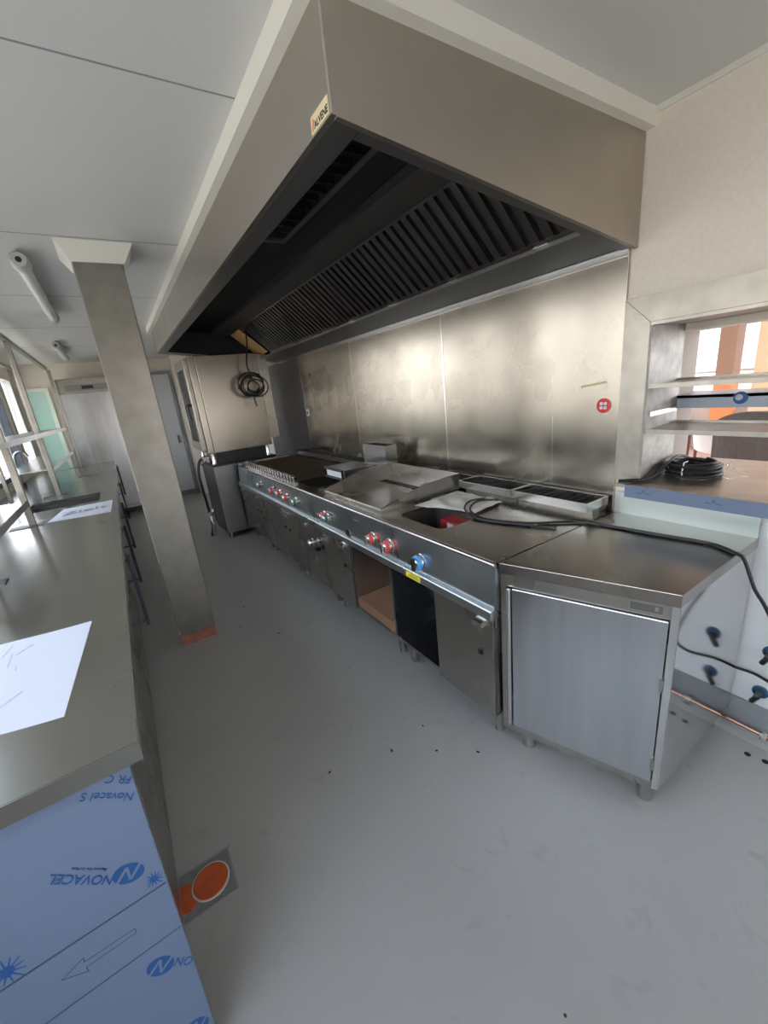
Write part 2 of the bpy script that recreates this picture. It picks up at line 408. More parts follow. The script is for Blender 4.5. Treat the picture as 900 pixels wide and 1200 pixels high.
# baffle filters, each its own part with slats pressed in
FP = .555
Tn, Bt = Vector((1.40, 0, 2.385)), Vector((1.70, 0, 2.105))
dn = (Bt-Tn).normalized(); nn = Vector((dn.z, 0, -dn.x)); nn = nn if nn.z < 0 else -nn   # faces down and towards the aisle
LEN = (Bt-Tn).length
for k in range(8):
    y0 = .98 + k*FP; y1 = y0+FP-.004
    y0 = max(y0, HY0+.06); y1 = min(y1, HY1-.06)
    if k == 7: continue
    ff = MB()
    def bar(u0, u1, ya, yb, h0, h1, mb=None):
        mb = mb or ff
        P = []
        for h in (h0, h1):
            for (u, y) in ((u0, ya), (u1, ya), (u1, yb), (u0, yb)):
                p = Tn + dn*u + nn*h; P.append((p.x, y, p.z))
        mb.hexa(P)
    bar(0, LEN, y0, y1, -.03, -.022)
    bar(0, .018, y0, y1, -.022, .004); bar(LEN-.018, LEN, y0, y1, -.022, .004)
    n = 8; pitch = (.98+FP-.004 - (.98)) / n
    for i in range(n):
        ya = .98 + k*FP + i*pitch + .004
        if ya < y0: continue
        # a V slat: two inclined strips around each slot
        bar(.018, LEN-.018, ya, min(ya+pitch*.62, y1), -.004, .0015)
        bar(.018, LEN-.018, ya, ya+.003, -.018, .004)
        bar(.018, LEN-.018, min(ya+pitch*.62, y1)-.003, min(ya+pitch*.62, y1), -.018, .002)
    f = ff.build('baffle_filter', 'filter', hood)
    yc = .98 + k*FP + .278
    h = MB(); c = Tn + dn*(LEN-.006) + nn*.004
    h.box(c.x-.012, c.x+.016, yc-.035, yc+.035, c.z-.010, c.z-.001, bev=.002)
    h.build('latch', 'edge', f)
# missing filter: plywood sheet lying across the gap
pb = tag(MB().hexa([(1.40,4.92,2.36),(1.68,4.92,2.12),(1.68,5.30,2.12),(1.40,5.30,2.36),(1.408,4.92,2.368),(1.688,4.92,2.128),(1.688,5.30,2.128),(1.408,5.30,2.368)]).build('plywood_sheet', 'plywood'),
         'tan plywood sheet wedged in the far end of the extractor hood', 'board')
# sticker with maker name
st = MB().box(.5885, .59, 1.012, 1.108, 2.214, 2.25).build('sticker', 'cream_sticker', hood)
text_obj('lettering', 'ALVENE', .021, 'ink', (.588, 1.052, 2.226), (0,-1,0), (0,0,1), st, bold=True)
MB().prism([(1.095, 2.219), (1.104, 2.219), (1.094, 2.244), (1.088, 2.236)], .5878, .5885, axis='x').build('flame_mark', 'orange_ink', st)

# ------------------------------------------------------------------ splashback panels
seams = [(1.033, 2.228, 'large stainless splashback panel nearest the pass-through, with dents and swirl marks'),
         (2.234, 3.50, 'second stainless splashback panel from the pass-through, behind the tall flue'),
         (3.506, 4.735, 'third stainless splashback panel from the pass-through, with a small socket'),
         (4.741, 6.2, 'fourth stainless splashback panel, in the corner beside the oven, shade put into its colour')]
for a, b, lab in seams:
    p = tag(MB().box(WX-.016, WX-.001, a, b, .001, 2.03, bev=.0015).build('splashback_panel', 'steel_wall' if b < 5 else 'steel_dark', origin=(WX-.008, (a+b)/2, 0)), lab, 'wall panel', 'stainless splashback panels')  # corner panel takes the darker steel: corner shade put into its colour
for a, b in zip(seams, seams[1:]):
    y = (a[1]+b[0])/2
    struct(MB().box(WX-.018, WX-.0165, y-.006, y+.006, .95, 2.03).build('trim_4', 'edge'))
struct(MB().box(WX-.028, WX-.0165, 1.03, 5.42, 2.018, 2.046).build('trim_5', 'edge'))
# light joint line on the first panel
struct(MB().box(WX-.0172, WX-.0162, 1.378, 1.381, .98, 1.36).build('trim_6', 'edge'))
o = thing('junction_box', 'round red flush junction box on the splashback beside the pass-through', 'junction box', (WX-.018, 1.105, 1.407))
MB().lathe([(.034, 0), (.034, .004), (.026, .006), (.024, .002)], (WX-.016, 1.105, 1.407), (-1,0,0), 28).build('ring', 'red', o, True)
m_ = MB()
for k in range(4):
    a = PI/4+k*PI/2; m_.lathe([(.008, .0), (.008, .004)], (WX-.020, 1.105+.014*math.cos(a), 1.407+.014*math.sin(a)), (-1,0,0), 12)
m_.build('knockout', 'label_white', o)
o = thing('wall_socket', 'small white wall outlet on the third splashback panel', 'socket', (WX-.018, 4.66, 1.40))
box(WX-.028, WX-.0165, 4.64, 4.70, 1.36, 1.44, bev=.003).build('plate', 'label_white', o)
box(WX-.030, WX-.028, 4.655, 4.685, 1.385, 1.415).build('insert', 'black', o)
# screw heads and dent strip on first panel
o = tag(MB().tube([(WX-.018, 1.22, 1.50), (WX-.018, 1.10, 1.515)], .006, 6).build('adhesive_strip', 'cream_sticker'), 'short tan adhesive strip left on the splashback above the red box', 'adhesive strip')

# ------------------------------------------------------------------ pass-through
fr = thing('pass_through_frame', 'wide brushed steel frame around the pass-through opening', 'frame', (WX-.01, 0, PZ0))
MB().prism([(1.033, PZ0+.03), (PY1, PZ0+.03), (PY1, PZ1), (1.033, 1.845)], WX-.02, WX-.001, axis='x').build('jamb', 'steel_frame', fr)
MB().prism([(1.033, 1.847), (PY1, PZ1+.002), (PY0, PZ1+.002), (PY0, 1.847)], WX-.02, WX-.001, axis='x').build('head', 'steel_frame', fr)
MB().box(WX-.0195, 2.26, PY1-.010, PY1-.0005, PZ0+.031, PZ1-.013).build('reveal', 'steel_dull', fr)
MB().box(WX-.018, 2.44, PY0, PY1, PZ1-.012, PZ1+.001).build('soffit', 'steel_frame', fr)
# outer part of the opening, wall of the dining room
struct(MB().box(2.261, 2.44, PY1-.0, PY1+.35, 0, 2.49).build('wall_dining_left', 'taupe'))
struct(MB().box(2.262, 2.46, -1.6, PY1+.0, 1.70, 2.49).build('wall_dining_upper', 'wall'))
struct(MB().box(2.09, 2.44, -1.6, PY1-.001, 0, PZ0-.032).build('wall_dining_lower', 'wall'))
ledge = thing('pass_counter', 'steel serving ledge of the pass-through, its lip still in blue film', 'counter', (2.1, 0, 1.0))
MB().box(1.885, 2.62, PY0, PY1-.002, 1.028, 1.06, bev=.002).build('top', 'steel_frame', ledge)
MB().box(1.885, 1.975, PY1-.002, .985, 1.045, 1.06).build('ear', 'steel_frame', ledge)
MB().box(1.878, 1.8845, PY0, .94, 1.004, 1.0585).build('lip', 'film', ledge)
# smudged print on lip film
for y in (.86, .60):
    text_obj('print_mark', '~*~', .035, 'film_line', (1.8775, y, 1.032), (0,-1,0), (.0,0,1), ledge)
def pass_shelf(z, label):
    s = thing('pass_shelf', label, 'shelf', (2.1, 0, z), 'shelves across the pass-through')
    MB().box(WX-.012, 2.24, PY0, PY1-.002, z-.008, z+.004).build('board', 'steel_frame', s)
    MB().box(WX-.017, WX-.0125, PY0, PY1-.002, z-.010, z+.008).build('lip', 'steel_frame', s)
    MB().box(2.235, 2.241, PY0, PY1-.002, z-.0085, z+.014).build('back_lip', 'steel_frame', s)
    return s
pass_shelf(1.485, 'upper steel shelf across the pass-through opening')
pass_shelf(1.292, 'lower steel shelf across the pass-through opening')
s = thing('pass_shelf', 'middle shelf of the pass-through, set back and wrapped in grey-blue film', 'shelf', (2.3, 0, 1.4), 'shelves across the pass-through')
MB().box(2.245, 2.50, PY0, PY1-.002, 1.405, 1.418).build('board', 'film2', s)
MB().box(2.245, 2.252, PY0, PY1-.002, 1.360, 1.4185).build('lip', 'film2', s)
lg = MB().lathe([(.026,0),(.026,.001)], (2.2448, .675, 1.40), (-1,0,0), 24).build('film_logo', 'film_ink', s)
MB().lathe([(.013,0),(.013,.001)], (2.2436, .68, 1.402), (-1,0,0), 20).build('logo_centre', 'film2', lg)
MB().prism([(PY1-.001, 1.352), (PY1-.016, 1.352), (PY1-.016, 1.372), (PY1-.001, 1.378)], WX+.01, 2.24, axis='x').build('bracket', 'edge', s)

# coil of wrapped cable on ledge
coil = thing('cable_coil', 'coil of thick black cable wrapped in clear plastic on the serving ledge', 'cable', (2.17, .80, 1.06))
P = []
for i in range(8*24):
    a = 2*PI*i/24; t = i/24
    r = .085 + .012*math.sin(t*2.3); P.append((2.19 + r*1.0*math.cos(a), .795 + (r+.01)*math.sin(a), 1.069 + .007*t + .003*math.sin(a*3+t)))
MB().tube(P, .0075, 8).build('cable', 'blacksoft', coil, True)
MB().tube([(2.10,.80,1.062),(2.088,.80,1.09),(2.10,.80,1.134),(2.135,.80,1.134)], .003, 6).build('cable_tie', 'label_white', coil)
wr = MB()
for k in range(7):
    a = -1.0 + k*.3; r = .12+.02*random.random()
    pts = [(2.19+r*math.cos(a+.12*j)+.012*random.random(), .76+r*math.sin(a+.12*j)-.02*random.random(), 1.064+.05*random.random()) for j in range(4)]
    wr.tube(spline(pts, 5), .0022, 5)
pts = spline([(2.16,.69,1.07),(2.13,.66,1.085),(2.16,.64,1.068),(2.2,.62,1.075),(2.23,.6,1.066)], 6); wr.tube(pts, .003, 5)
wr.build('plastic_wrap', 'wrap', coil, True)
tag(MB().tube(spline([(1.895,.978,1.0695),(1.925,.94,1.070),(1.955,.907,1.0695),(2.02,.885,1.08),(2.12,.875,1.12),(2.28,.885,1.13),(2.45,.88,1.0695)], 8), .008, 8).build('power_cable', 'blacksoft', None, True),
    'thick black cable running from the splashback over the ledge behind the coil', 'cable')

# ------------------------------------------------------------------ dining room seen through the pass
struct(MB().box(2.44, 12, -3, 8, -.1, 0).build('floor_dining', 'dfloor'))
struct(MB().box(2.44, 9, -3, 8, 2.9, 3.0).build('ceiling_dining', 'wall'))
struct(MB().box(8.6, 8.7, -3, 8, 0, .7).build('wall_dining_far', 'stone'))
struct(MB().box(8.6, 8.7, -3, 8, 2.75, 3.0).build('wall_dining_lintel', 'stone'))
def pillar(y0, y1, x, mat, lab):
    p = MB().box(x, x+.3, y0, y1, 0, 2.9).build('pillar', mat, origin=(x+.15, (y0+y1)/2, 0)); return tag(p, lab, 'pillar', 'dining room pillars')
pillar(2.58, 2.80, 8.1, 'brown', 'slim pillar, brown above and orange below, between the bright dining room windows')
tag(MB().box(8.09, 8.4, 2.575, 2.805, 0, 1.2).build('pillar_base','orangewall',origin=(8.2,2.7,0)),'orange lower part around the foot of the slim brown pillar','cladding')  # lower part of the slim pillar, coloured orange
pillar(1.75, 2.36, 8.2, 'beige', 'wide beige pillar at the right of the brown one')
pillar(3.25, 3.5, 8.2, 'stone', 'pale pillar beside the left reveal of the pass-through')
o = thing('dining_window', 'tall bright dining room windows with thin white bars', 'window', (8.5, 3, .7))
wm = MB()
for y in [-.5+.55*k for k in range(12)]: wm.box(8.58, 8.6, y, y+.04, .7, 2.75)
for z in (.72, 1.25, 2.1): wm.box(8.57, 8.6, -.5, 6, z, z+.04)
wm.build('glazing_bar', 'frame_white', o)
# buildings outside
b = thing('building', 'pale apartment facade across the street beyond the dining room windows', 'building', (22, 4, 0))
MB().box(22, 28, -6, 14, 0, 12).build('wall', 'stone', b)
for i in range(9):
    for j in range(4):
        y = -5+i*2.1; z = .9+j*2.7
        w = MB().box(21.93, 21.99, y, y+.9, z, z+1.5).build('window', 'facadewin', b)
struct(MB().box(12, 60, -30, 40, -.3, -.12).build('ground_street', 'dfloor'))
# upholstered chair close to the pass
ch = thing('dining_chair', 'taupe upholstered dining chair with rounded back just beyond the serving ledge', 'chair', (4.4, 1.08, 0))
def chair_back(x, y0, y1, z0, z1, t, mat, parent):
    m = MB(); n = 14; top = []
    for i in range(n+1):
        a = i/n; y = y0+(y1-y0)*a; bulge = .10*(1-(2*a-1)**2)
        top.append((y, z1 - .09*abs(2*a-1)**3, bulge))
    for (ya, za, ba), (yb, zb, bb) in zip(top, top[1:]):
        m.hexa([(x-ba, ya, z0), (x+t-ba, ya, z0), (x+t-bb, yb, z0), (x-bb, yb, z0), (x-ba-.05, ya, za), (x+t-ba-.05, ya, za), (x+t-bb-.05, yb, zb), (x-bb-.05, yb, zb)])
    bmesh.ops.remove_doubles(m.bm, verts=m.bm.verts, dist=.0005)
    return m.build('backrest', mat, parent, True)
chair_back(4.2, .76, 1.40, .46, 1.13, .07, 'fabric', ch)
MB().box(4.2, 4.7, .82, 1.34, .40, .48, bev=.02).build('seat', 'fabric', ch)
for x, y in ((4.23,.86),(4.23,1.30),(4.66,.86),(4.66,1.30)): MB().tube([(x,y,0),(x,y,.40)], [.014,.02], 8).build('leg', 'darkred', ch)
tb = thing('dining_table', 'round dining table under a white cloth beyond the taupe chair', 'table', (5.75, 1.45, 0))
MB().lathe([(.62,0),(.65,.22),(.66,.24)], (5.75,1.45,.56), (0,0,1), 40).build('tablecloth', 'cloth', tb, True)
MB().lathe([(.28,0),(.05,.06),(.05,.56)], (5.75,1.45,0), (0,0,1), 20).build('pedestal', 'darkred', tb, True)
def side_chair(x, y, rz, lab):
    c = thing('dining_chair', lab, 'chair', (x, y, 0), 'small dining chairs')
    MB().box(x-.21, x+.21, y-.21, y+.21, .42, .50, bev=.02).build('seat', 'greyblue', c)
    for sx in (-.18, .18):
        for sy in (-.18, .18): MB().tube([(x+sx, y+sy, 0), (x+sx, y+sy, .42)], .022, 8).build('leg', 'darkred', c)
    sx = .19 if rz else -.19
    for sy in (-.18, .18): MB().tube([(x+sx, y+sy, .49), (x+sx*1.2, y+sy, .95)], .018, 8).build('back_post', 'darkred', c)
    MB().box(x+min(sx*1.1,sx*1.2), x+max(sx*1.1,sx*1.2)+.01, y-.17, y+.17, .72, .94).build('backrest', 'greyblue', c)
    return c
side_chair(4.75, 2.05, 1, 'dining chair with a blue grey seat left of the slim pillar with the orange foot')
side_chair(6.9, 2.75, 0, 'farther dining chair with a blue grey seat near the windows')

# ------------------------------------------------------------------ neutral work cabinet at the near end (bevelled front)
FL = Vector((1.118, 1.012, 0)); FR_ = Vector((1.317, .465, 0)); BL = Vector((1.962, 1.012, 0)); BR = Vector((1.962, .468, 0))
u = (FR_-FL).normalized(); LF = (FR_-FL).length; vin = Vector((-u.y, u.x, 0)); vin = vin if vin.x > 0 else -vin  # into the cabinet
wc = thing('work_cabinet', 'stainless work cabinet with angled front and single door, nearest the camera', 'cabinet', (1.5, .75, 0))
MB().prism([(FL.x,FL.y),(FR_.x,FR_.y),(BR.x,BR.y),(BL.x,BL.y)], .855, .9, bev=.002).build('worktop', 'steel_top', wc)
MB().box(1.945, 1.962, .470, 1.010, .9, 1.003).build('upstand', 'upfilm', wc)
def fbox(s0, s1, d0, d1, z0, z1, bev=0, mb=None):
    """box in the frame of the angled front: s along the front, d inwards"""
    m = mb or MB()
    P = []
    for z in (z0, z1):
        for s_, d_ in ((s0,d0),(s1,d0),(s1,d1),(s0,d1)):
            p = FL + u*s_ + vin*d_; P.append((p.x, p.y, z))
    m.hexa(P)
    if bev:
        bmesh.ops.bevel(m.bm, geom=m.bm.edges[:], offset=bev, segments=2, affect='EDGES', profile=.5)
    return m
ins = .014
def pt(s_, d_): p = FL+u*s_+vin*d_; return (p.x, p.y)
# side, back, bottom
MB().prism([pt(LF-.008,.01), (FR_.x+.012, FR_.y+.003), (BR.x-.003, BR.y+.003), (BR.x-.003, BR.y+.009), (FR_.x+.02, FR_.y+.01)], .10, .8545).build('side_panel', 'steel_mirror', wc)
MB().box(1.135, 1.955, 1.004, 1.009, .10, .8545).build('side_panel', 'steel', wc)
MB().box(1.953, 1.958, .478, 1.003, .10, .8545).build('back_panel', 'steel', wc)
fbox(.01, LF-.012, .012, .022, .80, .8545).build('fascia', 'steel', wc)
bd = fbox(LF-.135, LF-.045, .0105, .012, .815, .842).build('badge', 'steel_dark', wc)
fbox(LF-.066, LF-.056, .0095, .0105, .822, .836).build('badge_mark', 'edge', bd)
fbox(.004, .026, .006, .04, .10, .8545).build('front_post', 'steel', wc)
fbox(LF-.022, LF-.001, .004, .03, .10, .8545).build('front_post', 'edge', wc)
MB().prism([pt(.03,.02), pt(LF-.03,.02), (1.93,.49), (1.93,.99), (1.17,.99)], .10, .112).build('bottom_panel', 'steel', wc)
fbox(.026, LF-.022, .006, .018, .095, .125).build('bottom_rail', 'steel', wc)
dr = fbox(.05, LF-.026, .0, .0185, .13, .797, bev=.002).build('door', 'steel_door', wc)
p0 = FL+u*.037-vin*.001
MB().tube([(p0.x,p0.y,.135),(p0.x,p0.y,.795)], .009, 12).build('handle', 'edge', dr, True)
for z in (.53, .19): fbox(LF-.034, LF-.020, -.004, .004, z, z+.05).build('hinge', 'steel', dr)
def foot(x, y, par, top=.10, r=.019):
    return MB().lathe([(r*.8,0),(r,.004),(r,.03),(r*.92,.034),(r*.92,.04),(r*1.15,.042),(r*1.15,top)], (x,y,0), (0,0,1), 18).build('foot', 'steel', par, True)
for s_, d_ in ((.10,.06),(LF-.04,.05)):
    a = pt(s_, d_); foot(a[0], a[1], wc, .095, .026)
foot(1.90, .52, wc, .10, .026); foot(1.90, .96, wc, .10, .026)

# ------------------------------------------------------------------ range base units
def handle_recess(par, y, z, h=.16):
    """plate with a hooked pull on a range door"""
    m = MB(); m.box(1.088, 1.0965, y-.02, y+.02, z-h, z); o = m.build('handle', 'steel_frame', par)
    MB().prism([(1.0645,z+.008),(1.088,z+.012),(1.088,z-.012),(1.066,z-.018),(1.0645,z-.012)], y-.026, y+.026, axis='y').build('grip', 'chrome', o)
    MB().box(1.078, 1.088, y-.008, y+.01, z-h, z-h+.022).build('catch', 'black', o)
    return o
XF, XB, ZB, ZT = 1.10, 1.90, .165, .652
def unit(y0, y1, label, bays, feet=True):
    t = thing('base_cabinet', label, 'cabinet', (1.5, (y0+y1)/2, 0), 'base cabinets under the range')
    c = MB()
    c.box(XF+.012, XB, y0+.002, y0+.012, ZB, ZT); c.box(XF+.012, XB, y1-.012, y1-.002, ZB, ZT)
    c.box(XB-.01, XB, y0+.012, y1-.012, ZB, ZT); c.box(XF+.012, XB-.01, y0+.012, y1-.012, ZB, ZB+.012)
    ym = [b[1] for b in bays[:-1]]
    for y in ym: c.box(XF+.002, XB-.01, y-.012, y+.004, ZB+.012, ZT)
    c.build('carcass', 'steel_niche', t)
    c = MB(); c.box(XF, XF+.0118, y0+.001, y0+.012, ZB, ZT); c.box(XF, XF+.0118, y1-.012, y1-.001, ZB, ZT); c.box(XF, XF+.0118, y0+.012, y1-.012, ZB, ZB+.02)
    c.build('front_frame', 'steel', t)
    for (a, b, kind) in bays:
        if kind == 'door':
            d = MB().box(XF-.0125, XF-.0005, a+.004, b-.004, ZB-.01, ZT-.004, bev=.002).build('door', 'steel', t)
            handle_recess(d, a+.075, .615)
        elif kind == 'door_r':
            d = MB().box(XF-.0125, XF-.0005, a+.004, b-.004, ZB-.01, ZT-.004, bev=.002).build('door', 'steel', t)
            handle_recess(d, b-.05, .615)
        elif kind == 'valve':
            d = MB().box(XF-.0125, XF-.0005, a+.004, b-.004, ZB-.01, ZT-.004, bev=.002).build('door', 'steel', t)
            MB().box(1.076, 1.087, b-.12, b-.07, .60, .625).build('grip', 'chrome', d)
            y = a+.09
            v = MB(); v.lathe([(.02,0),(.028,.004),(.028,.012),(.012,.016),(.012,.06),(.026,.064),(.03,.08),(.022,.09)], (1.087, y, .535), (-1,0,0), 16)
            v.tube([(1.04,y-.035,.535),(1.04,y+.04,.545)], .008, 8); v.tube([(1.04,y,.50),(1.04,y,.57)], .007, 8); v.build('drain_valve', 'chrome', d, True)
            MB().box(1.05, 1.087, y-.018, y+.018, .46, .49, bev=.004).build('valve_grip', 'black', d)
        elif kind == 'wood':
            MB().box(XF+.004, XB-.02, a+.014, b-.016, ZB+.0125, .25).build('wooden_base', 'board', t)
            MB().tube([(1.3,a+.2,.26),(1.3,a+.2,.645)], .012, 8).build('supply_pipe', 'steel', t)
        elif kind == 'open':
            MB().box(1.50, 1.504, b-.12, b-.03, .24, .285).build('rating_label', 'label_white', t)
    if feet:
        for x in (XF+.075, XB-.1):
            for y in (y0+.06, y1-.06): foot(x, y, t, ZB, .021)
    return t
def foot2(y, par): foot(XF+.105, y, par, ZB, .021)
unit(1.018, 1.80, 'base cabinet with one door and a dark open bay, beside the near work cabinet', [(1.018,1.40,'door'),(1.40,1.80,'open')])
unit(1.80, 2.67, 'base cabinet with an open bay on a brown wooden base and one door', [(1.80,2.27,'wood'),(2.27,2.67,'door')])
unit(2.67, 3.45, 'base cabinet with a chrome drain valve on its door, under the griddle', [(2.67,3.07,'valve'),(3.07,3.45,'door_r')])
unit(3.45, 4.30, 'two door base cabinet in the middle of the char grill section', [(3.45,3.88,'door'),(3.88,4.30,'door_r')])
unit(4.30, 4.99, 'farthest base cabinet of the range, beside the oven stand', [(4.30,4.66,'door'),(4.66,4.99,'door_r')])

# ------------------------------------------------------------------ range worktop, control panel
rt = thing('cooking_range', 'long stainless cooking range top with control panel, knobs and a cut-out well', 'range', (1.5, 3, .65))
Y0, Y1 = 1.018, 4.99
hx0, hx1, hy0, hy1 = 1.215, 1.50, 1.46, 1.84
def ring_prism(mb, x0,x1,y0,y1, z0,z1, hole, rad):
    """plate with a rounded rectangular hole"""
    n = 6; inner = []
    hx0,hx1,hy0,hy1 = hole
    for cx, cy, a0 in ((hx1-rad,hy1-rad,0),(hx0+rad,hy1-rad,PI/2),(hx0+rad,hy0+rad,PI),(hx1-rad,hy0+rad,1.5*PI)):
        for k in range(n+1): a = a0+PI/2*k/n; inner.append((cx+rad*math.cos(a), cy+rad*math.sin(a)))
    cx, cy = (hx0+hx1)/2, (hy0+hy1)/2; outer = []
    for px_, py_ in inner:
        dx, dy = px_-cx, py_-cy; t = min(((x1-cx)/dx if dx > 0 else (x0-cx)/dx) if dx else 1e9, ((y1-cy)/dy if dy > 0 else (y0-cy)/dy) if dy else 1e9)
        outer.append((cx+dx*t, cy+dy*t))
    # snap corners
    for corner in ((x1,y1),(x0,y1),(x0,y0),(x1,y0)):
        i = min(range(len(outer)), key=lambda i: (outer[i][0]-corner[0])**2+(outer[i][1]-corner[1])**2); outer[i] = corner
    N = len(inner)
    V = [[mb.bm.verts.new((p[0],p[1],z)) for p in ring] for z in (z0,z1) for ring in (inner, outer)]
    li, lo, hi_, ho = V
    for i in range(N):
        j = (i+1) % N
        for q in ((hi_[i],hi_[j],ho[j],ho[i]),(li[j],li[i],lo[i],lo[j]),(li[i],li[j],hi_[j],hi_[i]),(lo[j],lo[i],ho[i],ho[j])): mb.bm.faces.new(q)
tp = MB()
ring_prism(tp, 1.112, 1.94, Y0, 1.93, .885, .9, (hx0,hx1,hy0,hy1), .05)
tp.box(1.112, 1.94, 1.93, 2.86, .885, .9)
# frame around grill opening y 2.86..4.9
tp.box(1.112, 1.19, 2.86, Y1, .885, .9); tp.box(1.86, 1.94, 2.86, Y1, .885, .9); tp.box(1.19, 1.86, 4.90, Y1, .885, .9); tp.box(1.19, 1.86, 2.86, 2.90, .885, .9)
tp.build('top_plate', 'steel_top', rt)
# raised end edge at the oven side
MB().box(1.112, 1.90, 4.975, 4.99, .9, .915).build('end_upstand', 'edge', rt)
# well
w = MB()
w.box(hx0-.004,hx0,hy0,hy1,.70,.8845); w.box(hx1,hx1+.004,hy0,hy1,.70,.8845); w.box(hx0,hx1,hy0-.004,hy0,.70,.8845); w.box(hx0,hx1,hy1,hy1+.004,.70,.8845); w.box(hx0,hx1,hy0,hy1,.70,.704)
w.build('well', 'steel_dark', rt)
# grill pit
g = MB(); g.box(1.19,1.194,2.9,4.9,.74,.8845); g.box(1.856,1.86,2.9,4.9,.74,.8845); g.box(1.194,1.856,2.9,2.904,.74,.8845); g.box(1.194,1.856,4.896,4.9,.74,.8845); g.box(1.194,1.856,2.904,4.896,.74,.744)
g.build('grill_pit', 'castiron', rt)
# rolled front edge, sloped control panel, lower rail
MB().tube([(1.108, Y0, .889), (1.108, Y1, .889)], .0125, 14).build('rolled_edge', 'edge', rt, True)
MB().prism([(1.104, .878), (1.112, .884), (1.15, .884), (1.15, .655), (1.0935, .700), (1.0935,.705)], Y0, Y1, axis='y').build('control_panel', 'rail', rt)
MB().prism([(1.070, .692), (1.074, .699), (1.0935, .6995), (1.14, .6545), (1.070, .6535)], Y0, Y1, axis='y', bev=.002).build('lower_rail', 'rail', rt)
stk = MB().box(1.0685, 1.07, 1.475, 1.59, .6575, .688).build('warning_sticker', 'yellow', rt)
tl = MB()
for k in range(3): tl.box(1.0679, 1.0685, 1.485, 1.58-.012*k, .664+.008*k, .6665+.008*k)
tl.build('print_lines', 'ink', stk)
def knob(y, z, colmat, big=1., plate=True):
    big *= 1.22
    tl_ = Vector((-1, 0, .06)).normalized()
    x = 1.1 - (.878-z)*.0 - .003
    x = 1.0935 + (z-.70)/(.878-.70)*.0105 + .0
    k = thing('k', '', '', (0,0,0)); COL.objects.unlink(k); bpy.data.objects.remove(k)
    root = MB().lathe([(.032*big,0),(.032*big,.004),(.026*big,.007),(.022*big,.0075),(.022*big,.018)], (x-.0002,y,z), tl_, 24).build('knob', 'chrome', rt, True)
    c = Vector((x,y,z)) + tl_*.018
    MB().lathe([(.024*big,0),(.027*big,.003),(.027*big,.011),(.023*big,.014)], c, tl_, 24).build('colour_ring', colmat, root, True)
    m = MB(); m.lathe([(.018*big,.0142),(.018*big,.024),(.013*big,.028)], c, tl_, 20)
    m.build('cap', 'chrome', root, True)
    m = MB(); c2 = c + tl_*.024
    m.box(c2.x-.014, c2.x+.0, y-.006*big, y+.006*big, z-.022*big, z+.024*big, bev=.002); m.build('grip', 'chrome' if colmat != 'blueknob' else 'black', root)
    if plate:
        MB().box(x-.0008, x+.0012, y-.085, y-.03, z-.02, z+.045).build('scale_plate', 'edge', root)
for y, z, cm, b in ((1.493,.757,'blueknob',1.15),(1.77,.765,'red',1.1),(1.94,.765,'red',1.),(2.60,.765,'red',1.),(2.54,.765,'greenknob',.8),(3.14,.775,'greenknob',1.),(3.36,.772,'red',1.),(3.53,.785,'red',.9),(3.72,.785,'red',1.),(4.10,.785,'greenknob',1.)):
    knob(y, z, cm, b)
MB().box(1.098, 1.1, 2.1, 2.17, .81, .835).build('panel_label', 'edge', rt)
MB().lathe([(.03,0),(.028,.006)], (1.0945,2.25,.72), (-1,0,.06), 18).build('blank_cap', 'steel_dark', rt)

# red box in the well
rb = thing('red_box', 'small dark red box with a white label lying in the cut-out well', 'box', (1.42, 1.60, .704))
MB().box(1.40, 1.492, 1.52, 1.69, .7045, .862, bev=.003).build('body', 'redbox', rb)
MB().box(1.3975, 1.40, 1.58, 1.63, .80, .85).build('label_patch', 'label_white', rb)
# crumpled paper sheet over the well
def crumple(name, corners, z, mat, n=14, amp=.012, seed=1):
    rnd = random.Random(seed); bm = bmesh.new(); V = []
    a, b, c, d = [Vector(q) for q in corners]
    ph = [(rnd.uniform(3,9), rnd.uniform(3,9), rnd.uniform(0,6)) for _ in range(5)]
    for i in range(n+1):
        row = []
        for j in range(n+1):
            s, t = i/n, j/n
            p = a*(1-s)*(1-t)+b*s*(1-t)+c*s*t+d*(1-s)*t
            h = sum(math.sin(f*s*2+g*t*2+q) for f, g, q in ph)/5
            e = (1 if 0 < i < n else .5)*(1 if 0 < j < n else .5)
            row.append(bm.verts.new((p.x, p.y, z + amp*(1+h)*e + rnd.uniform(0,.002))))
        V.append(row)
    for i in range(n):
        for j in range(n): bm.faces.new([V[i][j],V[i+1][j],V[i+1][j+1],V[i][j+1]])
    m = MB(); m.bm.free(); m.bm = bm
    o = m.build(name, mat, None, False, origin=(a+b+c+d)/4*1)
    sd = o.modifiers.new('thick', 'SOLIDIFY'); sd.thickness = .0015; sd.offset = 1
    return o
tag(crumple('crumpled_paper', [(1.37,1.88,0),(1.49,1.50,0),(1.735,1.53,0),(1.74,1.90,0)], .9025, 'rag', amp=.016), 'crumpled off-white paper lying beside the cut-out well', 'paper')
# small square cover plate on the top

